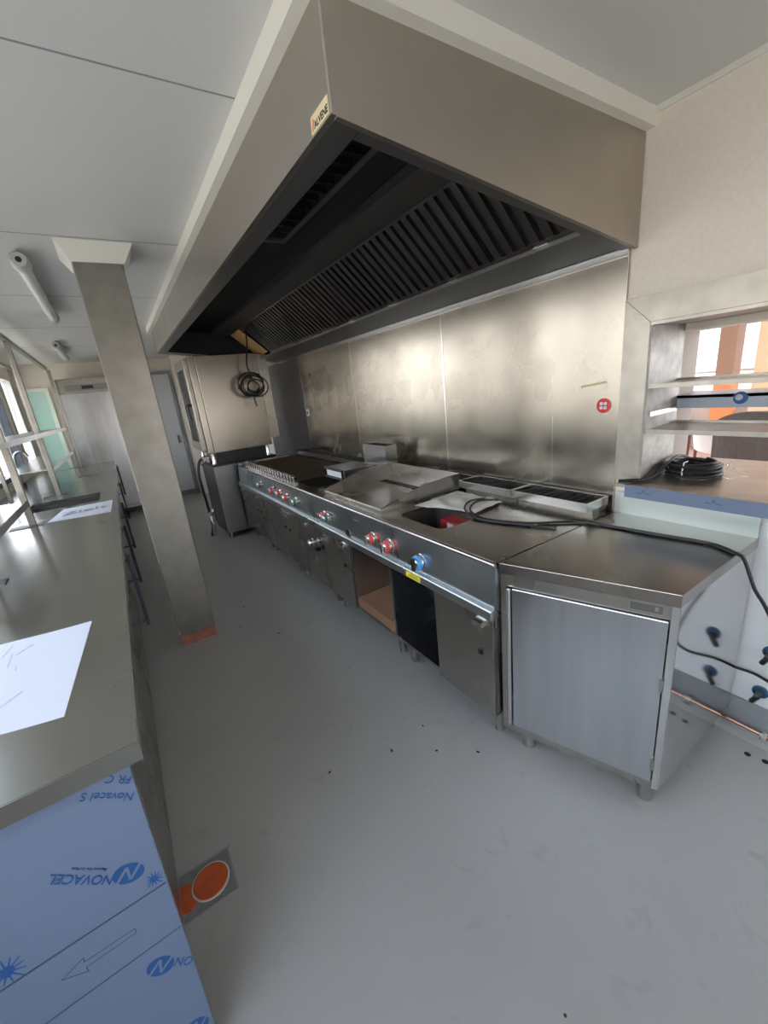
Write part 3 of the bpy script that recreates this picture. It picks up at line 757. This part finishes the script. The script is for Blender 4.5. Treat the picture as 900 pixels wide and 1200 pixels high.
# ------------------------------------------------------------------ griddle tray with raised guards
gr = thing('griddle', 'flat stainless griddle with sloping raised guards on three sides', 'griddle', (1.5, 2.33, .9))
gy0, gy1, gx0, gx1 = 1.94, 2.72, 1.175, 1.79
MB().box(gx0, gx1, gy0+.005, gy1-.005, .9005, .912).build('plate', 'steel_top', gr)
prof = [(gx0, .9125), (gx0, .925), (1.50, 1.005), (gx1, 1.015), (gx1, .9125)]
for a, b in ((gy0, gy0+.006), (gy1-.006, gy1)): MB().prism(prof, a, b, axis='y').build('side_guard', 'steel', gr)
MB().box(gx1-.006, gx1, gy0+.007, gy1-.007, .9125, 1.015).build('back_guard', 'steel', gr)
MB().box(1.60, 1.66, gy0+.12, gy1-.10, .9122, .914).build('grease_slot', 'castiron', gr)
MB().box(gx0+.0, gx0+.006, gy0+.007, gy1-.007, .9122, .922).build('front_lip', 'edge', gr)

# ------------------------------------------------------------------ flue chimneys and louvre vents
def louvre(y0, y1, x0, x1, z0, z1, label, nsl=None, nm='flue_vent'):
    t = thing(nm, label, 'vent', ((x0+x1)/2, (y0+y1)/2, z0), 'flue vents along the splashback')
    m = MB(); zl = z1-.042; xi = x0+.055
    MB().box(xi, x1-.01, y0+.004, y1-.004, z0, zl).build('base', 'steel_top', t)
    m.box(x0, x0+.006, y0, y1, zl, z1); m.box(x1-.006, x1, y0, y1, zl, z1); m.box(x0+.006, x1-.006, y0, y0+.006, zl, z1); m.box(x0+.006, x1-.006, y1-.006, y1, zl, z1)
    if z1 > 1.1: m.box(x0, x1, y0, y1, z0, zl-.0005)
    z0 = zl
    m.build('casing', 'edge', t)
    s = MB(); n = nsl or int((y1-y0)/.042)
    for k in range(n):
        y = y0+.012+(y1-y0-.03)*k/(n-1)
        s.prism([(y, z1-.0305), (y+.006, z1-.0305), (y+.022, z1-.004), (y+.016, z1-.004)], x0+.007, x1-.007, axis='x')
    s.box(x0+.007, x1-.007, y0+.007, y1-.007, z0+.0005, z1-.031)
    s.build('louvre', 'soot', t)
    return t
louvre(1.045, 1.49, 1.76, 1.94, .9005, .975, 'low black louvred flue vent in the corner next to the work cabinet')
louvre(1.495, 1.915, 1.76, 1.94, .9005, .975, 'low black louvred flue vent behind the crumpled paper')
louvre(1.93, 2.66, 1.805, 1.945, .9005, .965, 'dark flue vent along the wall behind the griddle guard')
louvre(2.725, 3.08, 1.745, 1.855, .9005, 1.15, 'tall steel flue box with black louvred top between griddle and grill')
louvre(3.10, 4.0, 1.80, 1.945, .9195, .965, 'low black flue vent behind the near half of the char grill')
louvre(4.01, 4.90, 1.80, 1.945, .9195, .965, 'low black flue vent behind the far half of the char grill')

# ------------------------------------------------------------------ char grill grates
for k in range(4):
    a = 3.30 + k*.40; b = a+.385
    t = thing('grill_grate', ['brown barred grill grate nearest the griddle', 'second brown grill grate from the griddle', 'third brown grill grate from the griddle', 'farthest brown grill grate, beside the oven'][k], 'grate', (1.5, (a+b)/2, .9), 'char grill grates')
    m = MB(); n = 8
    for i in range(n):
        y = a+.012+(b-a-.03)*i/(n-1); m.tube([(1.21,y,.907),(1.79,y,.907)], .0045, 8)
    m.box(1.20, 1.21, a, b, .9012, .911); m.box(1.785, 1.795, a, b, .9012, .9025); m.box(1.49, 1.50, a, b, .897, .9025)
    m.build('bars', 'grille_brown', t)
    for i in range(5):
        y = a+.02+(b-a-.075)*i/4; MB().box(1.165, 1.20, y, y+.034, .9012, .945, bev=.005).build('front_hook', 'chrome', t)
tag(MB().box(1.19, 1.30, 4.86, 4.96, .9012, .93, bev=.004).build('corner_tray', 'edge', origin=(1.24,4.91,.9)), 'small bright metal tray at the far front corner of the char grill', 'tray')
bn = thing('burner', 'black open gas burner in the dark well between griddle and grill', 'burner', (1.4, 3.05, .744))
MB().lathe([(.06,0),(.06,.06),(.045,.075),(.045,.085)], (1.35,3.08,.744), (0,0,1), 24).build('burner_head', 'castiron', bn, True)
m = MB()
for k in range(4): a = k*PI/2+.4; m.box(-.004,.004,.02,.12,.0,.012, mat=Matrix.Translation((1.35,3.08,.8445)) @ Matrix.Rotation(a,4,'Z'))
m.build('pan_support', 'castiron', bn)
by = thing('steel_pan', 'small rectangular steel pan with a black wire end frame standing beside the flue box', 'pan', (1.58, 3.02, .9))
m = MB(); m.box(1.45,1.735,2.90,2.905,.9005,.99); m.box(1.45,1.735,3.245,3.25,.9005,.99); m.box(1.45,1.456,2.905,3.245,.9005,.99); m.box(1.729,1.735,2.905,3.245,.9005,.99); m.box(1.456,1.729,2.905,3.245,.9005,.906)
m.build('tray', 'edge', by)
MB().box(1.4435, 1.4495, 2.925, 3.225, .91, .982).build('end_plate', 'label_white', by)
MB().tube([(1.434,2.915,.915),(1.434,2.915,.985),(1.434,3.235,.985),(1.434,3.235,.915)], .0105, 8, closed=True).build('handle_frame', 'black', by, True)

# ------------------------------------------------------------------ combi oven and its stand
ov = thing('combi_oven', 'tall stainless combination oven standing on a steel base at the far end of the range', 'oven', (1.27, 5.5, .93))
OX0, OX1, OY0, OY1, OZ0, OZ1 = .835, 1.60, 5.10, 5.92, 1.06, 2.135
MB().box(OX0+.07, OX1, OY0, OY1, OZ0, OZ1, bev=.006).build('body', 'steel_oven', ov)
MB().box(OX0, OX0+.068, OY0+.004, OY1-.004, OZ0+.01, OZ1-.004, bev=.004).build('front_frame', 'steel_oven', ov)
MB().box(OX1+.002, OX1+.12, OY0+.02, OY1-.1, OZ0+.08, OZ1-.01, bev=.004).build('rear_housing', 'steel', ov)
dd = MB().box(OX0-.045, OX0-.003, OY0+.03, OY1-.1, OZ0+.04, OZ1-.02, bev=.006).build('door', 'steel_frame', ov)
MB().box(OX0-.047, OX0-.0452, OY0+.12, OY1-.2, OZ0+.14, OZ1-.12).build('door_glass', 'steel_mirror', dd)
hm = MB(); hm.tube([(OX0-.046,OY0+.10,1.62),(OX0-.09,OY0+.10,1.62),(OX0-.09,OY0+.10,1.46)], .012, 8); hm.tube([(OX0-.046,OY0+.22,1.62),(OX0-.09,OY0+.22,1.62),(OX0-.09,OY0+.22,1.46)], .012, 8); hm.tube([(OX0-.07,OY0+.08,1.63),(OX0-.07,OY0+.24,1.63)], .014, 8)
hm.build('door_handle', 'black', dd, True)
for x in (OX0+.05, OX1-.06):
    for y in (OY0+.05, OY1-.08): MB().lathe([(.028,0),(.022,.02),(.022,.13)], (x,y,.932), (0,0,1), 14).build('foot', 'chrome', ov, True)
sn = thing('oven_stand', 'closed dark stainless cabinet base under the combination oven', 'cabinet', (1.25, 5.5, 0))
MB().box(.85, 1.60, 5.10, 5.88, .07, .905, bev=.003).build('body', 'steel_dark', sn)
MB().box(.84, 1.61, 5.07, 5.90, .906, .93, bev=.003).build('top', 'castiron', sn)  # black top: shade of the gap under the oven put into the colour
MB().box(.93, 1.52, 5.16, 5.80, .9302, 1.055).build('gap_shade_box', 'black', ov)  # black box added to make the gap under the oven dark
MB().box(.885, 1.58, 5.095, 5.0995, .10, .89).build('side_skin', 'steel_dark', sn)
for x in (.89, 1.55):
    for y in (5.15, 5.83): foot(x, y, sn, .068, .022)
# things between stand and range, dark clutter
tag(MB().tube(spline([(.85,5.3,1.02),(.74,5.25,.98),(.70,5.25,.80),(.72,5.3,.45),(.72,5.25,.2),(.70,5.35,.03)], 8), .016, 8).build('drain_hose', 'blacksoft', None, True), 'black hose looping down in front of the oven base', 'hose')
hs = MB(); pts = spline([(.76,5.15,.40),(.71,5.15,.34),(.72,5.2,.2),(.73,5.3,.06),(.74,5.45,.035)], 14)
hs.tube(pts, [.026 if i % 2 else .020 for i in range(len(pts))], 10)
tag(hs.build('corrugated_hose', 'edge', None, True), 'silver corrugated hose bent beside the oven base', 'hose')
vb = MB(); vb.box(.77,.85,5.2,5.3,.955,1.03,bev=.006); vb.tube([(.80,5.18,.98),(.74,5.16,.95)], .015, 8)
tag(vb.build('water_valve', 'chrome', None), 'chrome valve block at the front edge between oven and base', 'valve')

# ------------------------------------------------------------------ hanging cable with coil
hc = thing('hanging_cable', 'black cable with a loose coil hanging from the extractor hood in front of the oven', 'cable', (1.42, 4.9, 2.42))
MB().tube(spline([(1.47,4.9,2.41),(1.455,4.9,2.2),(1.41,4.9,2.0),(1.43,4.9,1.90),(1.44,4.9,1.83)], 8), .009, 8).build('drop', 'blacksoft', hc, True)
P = []
for i in range(6*20):
    a = 2*PI*i/20; t = i/20; r = .10+.035*math.sin(t*1.9); cx = 1.44+.03*math.sin(t*2.7); cz = 1.77+.02*math.cos(t*1.7)
    P.append((cx+r*1.15*math.cos(a), 4.88+.012*t+.01*math.sin(a*2), cz+r*math.sin(a)))
MB().tube(P, .008, 7).build('coil', 'blacksoft', hc, True)
MB().tube(spline([(1.44,4.9,1.83),(1.38,4.88,1.86),(1.30,4.88,1.80),(1.26,4.88,1.74)], 6), .009, 7).build('loose_end', 'blacksoft', hc, True)
MB().tube(spline([(1.42,4.89,1.70),(1.42,4.88,1.62),(1.43,4.88,1.54)], 6), .007, 7).build('loose_tip', 'blacksoft', hc, True)

# ------------------------------------------------------------------ cable over the worktop
z = .9065
cb = MB().tube(spline([(1.575,1.075,z),(1.50,1.22,z),(1.435,1.42,z),(1.475,1.565,z+.014),(1.575,1.63,z+.026),(1.67,1.60,z+.026)],8), .0052, 8)
tag(cb.build('thin_cable', 'blacksoft', None, True), 'thin black cable end curled over the crumpled paper', 'cable')
cb = MB().tube(spline([(1.70,1.53,z+.022),(1.61,1.60,z+.024),(1.50,1.55,z+.01),(1.46,1.42,z),(1.53,1.22,z),(1.69,1.045,z+.001),(1.73,.90,z),(1.745,.764,z),(1.773,.565,z),(1.735,.47,z-.001),(1.735,.442,.885),(1.745,.405,.785),(1.79,.375,.70),(1.82,.32,.56),(1.86,.28,.40),(1.91,.31,.325),(1.945,.40,.318),(1.967,.462,.30),(1.9685,.52,.29)],10), .0062, 8)
tag(cb.build('long_cable', 'blacksoft', None, True), 'long black cable across the worktops, dropping over the side of the work cabinet', 'cable')

# ------------------------------------------------------------------ low wall services at right
for i, (y, zz, lab) in enumerate(((.374,.42,'upper dark blue junction box low on the white wall'),(.383,.224,'lower dark blue junction box low on the white wall'))):
    t = thing('junction_box', lab, 'junction box', (WX, y, zz), 'dark blue junction boxes')
    MB().lathe([(.027,0),(.027,.006),(.022,.008),(.020,.003)], (WX-.0002,y,zz), (-1,0,0), 24).build('ring', 'socket_blue', t, True)
    MB().tube(spline([(WX-.006,y,zz),(WX-.02,y+.005,zz-.02),(WX-.012,y+.02,zz-.055)],6), [.012]*7+[.010]*6, 8).build('wires', 'black', t, True)
pp = thing('copper_pipe', 'copper pipe running along the foot of the white wall', 'pipe', (1.92, .3, .05))
MB().tube([(1.928, 1.0, .062), (1.928, -.9, .062)], .009, 12).build('pipe', 'copper', pp, True)
for y in (.335, -.3):
    m = MB(); m.box(1.915,1.941,y-.012,y+.012,.0355,.05); m.tube([(1.928,y-.01,.062),(1.928,y+.01,.062)], .015, 12); m.box(1.941,1.967,y-.008,y+.008,.055,.065)
    m.build('pipe_clip', 'chrome', pp)
for i, (x, y) in enumerate(((1.847,.358),(1.857,.304),(1.80,.62))):
    tag(MB().lathe([(.011,0),(.011,.0015)], (x,y,.0003), (0,0,1), 16).build('floor_hole', 'holes'), ['dark round hole in the floor nearest the work cabinet side', 'dark round hole in the floor at the right edge of the photo', 'dark round hole in the floor under the work cabinet'][i], 'hole', 'holes drilled in the floor')

# ------------------------------------------------------------------ steel clad column
co = thing('column', 'leaning-looking stainless clad column in the aisle with a white cap and rusty foot', 'column', (.14, 3.03, 0))
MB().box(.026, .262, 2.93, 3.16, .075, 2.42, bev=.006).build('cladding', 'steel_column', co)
MB().box(.031, .257, 2.935, 3.155, 0, .0745).build('rusty_foot', 'rust', co)
MB().box(.024, .030, 2.925, 2.9299, .10, 2.40).build('edge_strip', 'steel', co)
MB().hexa([(.020,2.925,2.405),(.27,2.925,2.405),(.27,3.165,2.405),(.020,3.165,2.405),(-.03,2.85,2.489),(.325,2.85,2.489),(.325,3.22,2.489),(-.03,3.22,2.489)]).build('cap', 'trim', co)

# ------------------------------------------------------------------ ceiling lamps
def lamp(x, y0, y1, label):
    t = thing('ceiling_light', label, 'ceiling light', (x, (y0+y1)/2, CZ), 'tube lights on the ceiling')
    m = MB(); m.tube([(x,y0+.05,CZ-.055),(x,y1-.05,CZ-.055)], .034, 14); m.build('diffuser', 'lamp_tube', t, True)
    for a, s_ in ((y0, 1), (y1, -1)):
        e = MB(); e.tube([(x,a,CZ-.055),(x,a+s_*.02,CZ-.055),(x,a+s_*.08,CZ-.055)], [.034,.045,.045], 14).build('end_cap', 'lamp_body', t, True)
        if s_ == 1: MB().tube([(x,a-.005,CZ-.055),(x,a+.002,CZ-.055)], .014, 12).build('cable_gland', 'black', t, True)
    MB().box(x-.02, x+.02, y0+.2, y1-.2, CZ-.024, CZ-.0005).build('mount', 'lamp_body', t)
lamp(-.205, 3.05, 4.65, 'nearest ceiling tube light, left of the column top')
lamp(-.33, 6.2, 7.5, 'farther ceiling tube light, near the end wall')
lamp(.12, 7.0, 8.0, 'small far ceiling tube light close to the column')

# ------------------------------------------------------------------ left counter
lc = thing('prep_counter', 'long stainless prep counter along the left side with sink', 'counter', (-.6, 4.5, 0))
CX = -.130; cn = (.949, .886)
# worktop with sink opening
sx0, sx1, sy0, sy1 = -.80, -.27, 4.35, 4.83
m = MB()
m.prism([(CX,.949),(CX,4.35),(-1.149,4.35),(-1.149,.93)], .865, .9)
m.box(-1.149, CX, 4.83, 7.92, .865, .9); m.box(sx1, CX, 4.35, 4.83, .865, .9); m.box(-1.149, sx0, 4.35, 4.83, .865, .9)
m.build('worktop', 'steel_left', lc)
MB().prism([(CX+.0,.9485),(CX+.003,.945),(-1.149,.926),(-1.149,.930)], .852, .8995).build('edge_lip', 'steel_left', lc)
MB().box(CX, CX+.003, .95, 7.92, .855, .899).build('edge_lip', 'steel', lc)
s_ = MB(); s_.box(sx0,sx0+.004,sy0,sy1,.65,.8645); s_.box(sx1-.004,sx1,sy0,sy1,.65,.8645); s_.box(sx0+.004,sx1-.004,sy0,sy0+.004,.65,.8645); s_.box(sx0+.004,sx1-.004,sy1-.004,sy1,.65,.8645); s_.box(sx0+.004,sx1-.004,sy0+.004,sy1-.004,.65,.654)
s_.build('sink_bowl', 'steel_dark', lc)
# under-counter units
def under(y0, y1, label, handle=True, top=.8515):
    t = thing('undercounter_fridge', label, 'fridge', (-.6, (y0+y1)/2, 0), 'refrigerated units under the prep counter')
    MB().box(-1.10, -.225, y0, y1, .0, top).build('body', 'steel', t)
    d = MB().box(-.224, -.205, y0+.006, y1-.006, .02, .845, bev=.003).build('door', 'steel', t)
    if handle:
        y = y1-.12
        h = MB(); h.tube([(-.118,y,.36),(-.118,y,.82)], .010, 8); h.tube([(-.118,y,.79),(-.205,y,.79)], .008, 8); h.tube([(-.118,y,.39),(-.205,y,.39)], .008, 8)
        h.build('handle', 'frame_dark', d, True)
    return t
under(1.0, 1.9, 'nearest undercounter unit, behind the blue film panel', False)
under(1.905, 2.82, 'undercounter unit with a long bar handle across from the column')
under(2.825, 3.6, 'undercounter unit with a bar handle beyond the column')
under(3.605, 4.6, 'undercounter unit below the sink', True, .64)
under(4.605, 6.0, 'undercounter unit next to last towards the end wall', True, .64)
under(6.005, 7.9, 'farthest undercounter unit, beside the tall fridge')
# near end panel wrapped in film
fp = thing('film_wrapped_panel', 'large sheet in blue protective film with printed logos, leaning against the counter end', 'panel', (-.6, .84, 0))
FY = .8395
MB().box(-1.10, -.161, .840, .852, 0.0, .846, bev=.002).build('panel', 'film', fp)
def dirs(deg): a = math.radians(deg); return (math.cos(a),0,math.sin(a)), (-math.sin(a),0,math.cos(a))
def film_logo(x, zz, deg, size):
    xd, yd = dirs(deg); X = Vector(xd); Y = Vector(yd); c = Vector((x, FY, zz))
    m = MB(); n = 28; v = [m.bm.verts.new(c + X*size*1.0*math.cos(2*PI*k/n) + Y*size*.74*math.sin(2*PI*k/n)) for k in range(n)]; m.bm.faces.new(v)
    o = m.build('film_logo', 'film_ink', fp)
    m = MB()
    def stroke(p, q, w):
        p = c + X*p[0]*size + Y*p[1]*size; q = c + X*q[0]*size + Y*q[1]*size; d = (q-p).normalized(); nrm = Vector((-d.z,0,d.x))*w*size
        p.y = q.y = FY-.0006; m.bm.faces.new([m.bm.verts.new(p-nrm), m.bm.verts.new(q-nrm), m.bm.verts.new(q+nrm), m.bm.verts.new(p+nrm)])
    stroke((-.6,-.8),(-.25,.45),.09); stroke((-.25,.45),(.25,-.45),.09); stroke((.25,-.45),(.6,.8),.09)
    m.build('logo_stroke', 'film', o)
film_logo(-.224, .598, 150, .032)
xd, yd = dirs(139)
text_obj('film_lettering', 'NOVACEL', .028, 'film_ink', (-.301, FY-.0004, .647), xd, yd, fp, bold=True)
text_obj('film_lettering', 'Beyond the Surface', .009, 'film_ink', (-.284, FY-.0004, .660), xd, yd, fp)
xd2, yd2 = dirs(146)
text_obj('film_lettering', 'Novacel S', .026, 'film_ink', (-.214, FY-.0004, .800), xd2, yd2, fp)
text_obj('film_lettering', 'FR C', .026, 'film_ink', (-.186, FY-.0004, .827), xd2, yd2, fp)
film_logo(-.225, .325, -40, .031)
xd3, yd3 = dirs(-40)
text_obj('film_lettering', 'NO', .028, 'film_ink', (-.181, FY-.0004, .294), xd3, yd3, fp)
film_logo(-.196, .10, 150, .028)
def star(x, zz, r, n=12):
    m = MB(); rnd = random.Random(3)
    for k in range(n):
        a = 2*PI*k/n+.1; rr = r*rnd.uniform(.7,1); w = .0011
        p = Vector((x,FY,zz)); q = p+Vector((math.cos(a),0,math.sin(a)))*rr; d = Vector((-math.sin(a),0,math.cos(a)))*w
        m.bm.faces.new([m.bm.verts.new(p-d*2), m.bm.verts.new(q-d), m.bm.verts.new(q+d), m.bm.verts.new(p+d*2)])
    v = [m.bm.verts.new((x+r*.35*math.cos(2*PI*k/12),FY-.0003,zz+r*.35*math.sin(2*PI*k/12))) for k in range(12)]; m.bm.faces.new(v)
    m.build('film_burst', 'film_ink', fp)
star(-.184, .548, .021); star(-.455, .545, .036)
def line(x0, z0, x1, z1, w, mat='film_line'):
    d = Vector((x1-x0,0,z1-z0)).normalized(); nrm = Vector((-d.z,0,d.x))*w/2; p = Vector((x0,FY,z0)); q = Vector((x1,FY,z1)); m = MB()
    m.bm.faces.new([m.bm.verts.new(v) for v in (p-nrm,q-nrm,q+nrm,p+nrm)]); m.build('film_line', mat, fp)
line(-.60,.510,-.164,.522,.0045); line(-.60,.375,-.164,.389,.003)
for a in (((-.246,.459),(-.345,.459)),((-.246,.447),(-.345,.444)),((-.246,.459),(-.246,.447)),((-.345,.459),(-.343,.470)),((-.345,.444),(-.343,.432)),((-.343,.470),(-.388,.452)),((-.343,.432),(-.388,.452))):
    line(a[0][0],a[0][1],a[1][0],a[1][1],.0018)
fp.rotation_euler = (-.1500, 0, 0)
MB().box(-.2045,-.185,1.001,1.012,.50,.8515).build('end_bracket', 'label_white', lc)

# papers on counter
def paper(pts, label, zz=.9008):
    m = MB(); v = [m.bm.verts.new((x,y,zz)) for x, y in pts]; m.bm.faces.new(v)
    bmesh.ops.subdivide_edges(m.bm, edges=m.bm.edges[:], cuts=4, use_grid_fill=True)
    for q in m.bm.verts: q.co.z += .0015*math.sin(q.co.x*23)*math.sin(q.co.y*17)**2
    c = Vector((sum(p[0] for p in pts)/4, sum(p[1] for p in pts)/4, zz))
    o = m.build('paper_sheet', 'paper', None, False, origin=c); sd = o.modifiers.new('t','SOLIDIFY'); sd.thickness = .0006; sd.offset = 1
    return tag(o, label, 'paper', 'paper sheets on the prep counter'), c
p1, c1 = paper([(-.239,1.706),(-.280,1.164),(-.50,1.22),(-.55,1.755)], 'blank looking white paper sheet at the near end of the prep counter')
m = MB(); rnd = random.Random(5)
for k in range(9):
    x = -.47+rnd.uniform(-.03,.05); y = 1.35+rnd.uniform(-.1,.3); a = rnd.uniform(.8,1.8); l = rnd.uniform(.02,.10)
    m.tube([(x,y,.9034),(x+l*math.cos(a),y+l*math.sin(a),.9034)], .0006, 4)
m.build('sketch_lines', 'paper_print', p1)
p2, c2 = paper([(-.169,4.229),(-.181,3.70),(-.586,3.786),(-.518,4.238)], 'white paper sheet with handwriting beside the sink')
text_obj('handwriting', 'Zielt', .16, 'paper_print', (-.36,3.98,.9045), (1,.03,0), (-.03,1,0), p2)

# ------------------------------------------------------------------ overshelf (gantry)
gs = thing('overshelf', 'two tier steel overshelf on square posts standing on the prep counter', 'shelf unit', (-.62, 5.5, .9))
PX = -.62
for y, x in ((3.79,-.665), (5.1,PX), (8.0-.15,-.60), (2.5,-.665)):
    p = MB().box(x-.02, x+.02, y-.02, y+.02, .906, 2.33, bev=.003).build('post', 'steel_frame', gs)
    MB().box(x-.13, x+.06, y-.045, y+.045, .9005, .9055).build('base_plate', 'steel_dark', p)
for y in (3.79, 5.1, 7.85, 2.5):
    MB().box(-1.0, -.97, y-.02, y+.02, .906, 2.33, bev=.003).build('rear_post', 'steel_frame', gs)
m = MB(); m.box(-.645,-.605,2.3,7.87,2.331,2.371,bev=.003); m.build('top_rail', 'steel_frame', gs)
MB().box(-1.0,-.96,2.3,7.87,2.331,2.371).build('top_rail', 'steel_frame', gs)
MB().box(-.99,-.60,2.3,7.87,1.50,1.508).build('upper_shelf', 'steel_frame', gs)
MB().box(-.604,-.598,2.3,7.87,1.475,1.515).build('shelf_lip', 'edge', gs)
MB().box(-.99,-.60,5.12,7.87,1.16,1.168).build('lower_shelf', 'edge', gs)
MB().box(-.604,-.598,5.12,7.87,1.135,1.172).build('shelf_lip', 'edge', gs)
MB().box(-.95,-.62,2.3,3.62,1.10,1.108).build('near_shelf', 'edge', gs)
MB().box(-.624,-.618,2.3,3.62,1.07,1.112).build('shelf_lip', 'steel_frame', gs)
MB().box(-.95,-.624,3.615,3.62,1.07,1.0995).build('shelf_end', 'steel_frame', gs)
tp_ = thing('faucet', 'dark faucet standing behind the overshelf near the windows', 'faucet', (-.9, 6.3, .9))
MB().tube(spline([(-1.06,6.3,.9),(-1.06,6.3,1.2),(-1.03,6.3,1.3),(-.96,6.3,1.31),(-.93,6.3,1.25)],6), .016, 8).build('spout', 'steel_dark', tp_, True)
MB().lathe([(.03,0),(.03,.04),(.02,.06)], (-1.06,6.3,.9005), (0,0,1), 14).build('base', 'black', tp_, True)

# ------------------------------------------------------------------ tall fridge
fg = thing('tall_fridge', 'tall stainless upright fridge at the end of the room', 'fridge', (-.21, 8.2, 0))
MB().box(-.58, .15, 7.97, 8.55, .10, 2.2, bev=.004).build('body', 'steel', fg)
MB().box(-.575, .145, 7.948, 7.968, .14, 1.98, bev=.004).build('door', 'steel_door', fg)
MB().box(-.575, .145, 7.955, 7.968, 1.985, 2.19, bev=.003).build('control_fascia', 'steel_frame', fg)
cpn = MB().box(-.48, .09, 7.95, 7.9545, 2.02, 2.11).build('control_strip', 'steel_dark', fg)
MB().box(-.27, -.12, 7.947, 7.9495, 2.04, 2.09).build('display', 'black', cpn)
MB().box(-.56, .13, 8.0, 8.5, .02, .0995).build('plinth', 'black', fg)
for x in (-.54,.11):
    MB().lathe([(.02,0),(.02,.02)], (x,8.05,0), (0,0,1), 12).build('foot', 'black', fg)

# ------------------------------------------------------------------ floor drains
dn_ = thing('floor_drain', 'square floor drain frame with two overlapping orange round caps beside the counter', 'drain', (-.108, 1.257, 0))
m = MB()
for q in ((-.2049,-.03,1.173,1.178),(-.2049,-.022,1.335,1.340),(-.036,-.030,1.178,1.335)): m.box(q[0],q[1],q[2],q[3],0,.002)
m.build('frame', 'skirt', dn_)
MB().box(-.2049,-.036,1.178,1.335,.0001,.0008).build('grout', 'grout', dn_)
MB().lathe([(.063,0),(.063,.0028)], (-.107,1.257,.001), (0,0,1), 36).build('cap_ring', 'label_white', dn_)
MB().lathe([(.058,0),(.058,.004),(.054,.006),(.05,.0055)], (-.107,1.257,.001), (0,0,1), 36).build('cap', 'orange', dn_, True)
v = [( -.204, 1.257-.05)]
pts = [(-.2045, 1.208)] + [(-.196+.05*math.cos(a), 1.25+.05*math.sin(a)) for a in [(-80+160*k/16)*PI/180 for k in range(17)]] + [(-.2045,1.30)]
MB().prism(pts, .0009, .0025).build('cap', 'orange', dn_)
# ------------------------------------------------------------------ debris on the floor
for i, (x, y, s_) in enumerate(((.62,2.62,.008),(.7,1.30,.007),(.86,1.17,.006),(.52,3.2,.008),(1.0,1.05,.007),(.42,1.38,.006),(.9,1.32,.005))):
    m = MB(); m.box(-s_,s_,-s_*.5,s_*.5,0,.002, mat=Matrix.Translation((x,y,.0002)) @ Matrix.Rotation(i*1.3,4,'Z'))
    tag(m.build('debris_chip', 'holes'), 'tiny dark chip of debris lying on the grey floor', 'debris', 'debris chips on the floor')

# ------------------------------------------------------------------ light
w = bpy.data.worlds.new('sky'); scene.world = w; w.use_nodes = True
nt = w.node_tree; bg = nt.nodes['Background']
tc = nt.nodes.new('ShaderNodeTexCoord'); sp = nt.nodes.new('ShaderNodeSeparateXYZ'); cr = nt.nodes.new('ShaderNodeValToRGB')
nt.links.new(tc.outputs['Generated'], sp.inputs[0])
nt.links.new(sp.outputs['Z'], cr.inputs['Fac'])
cr.color_ramp.elements[0].position = .0; cr.color_ramp.elements[0].color = (.42,.40,.37,1)
e = cr.color_ramp.elements.new(.04); e.color = (.95,.95,.95,1)
cr.color_ramp.elements[-1].position = .6; cr.color_ramp.elements[-1].color = (.62,.78,1,1)
nt.links.new(cr.outputs['Color'], bg.inputs['Color'])
bg.inputs['Strength'].default_value = 4.0
def area(name, loc, rot, sx, sy, power, col, portal=False):
    l = bpy.data.lights.new(name, 'AREA'); l.shape = 'RECTANGLE'; l.size = sx; l.size_y = sy; l.energy = power; l.color = col
    o = bpy.data.objects.new(name, l); COL.objects.link(o); o.location = loc; o.rotation_euler = rot
    if portal: l.cycles.is_portal = True
    return o
# portals help Cycles find daylight coming through the openings
area('portal_rear', (1.265, RY-.12, 1.15), (PI/2, 0, PI), 1.13, 2.3, 1, (1,1,1), True)
for a, b in WIN: area('portal_left', (LX-.12, (a+b)/2, 1.62), (0, -PI/2, 0), 1.2, b-a, 1, (1,1,1), True)

scene.view_settings.view_transform = 'Standard'; scene.view_settings.look = 'None'
scene.view_settings.gamma = 1; scene.view_settings.exposure = .84
try: scene.view_settings.use_curve_mapping = False
except Exception: pass
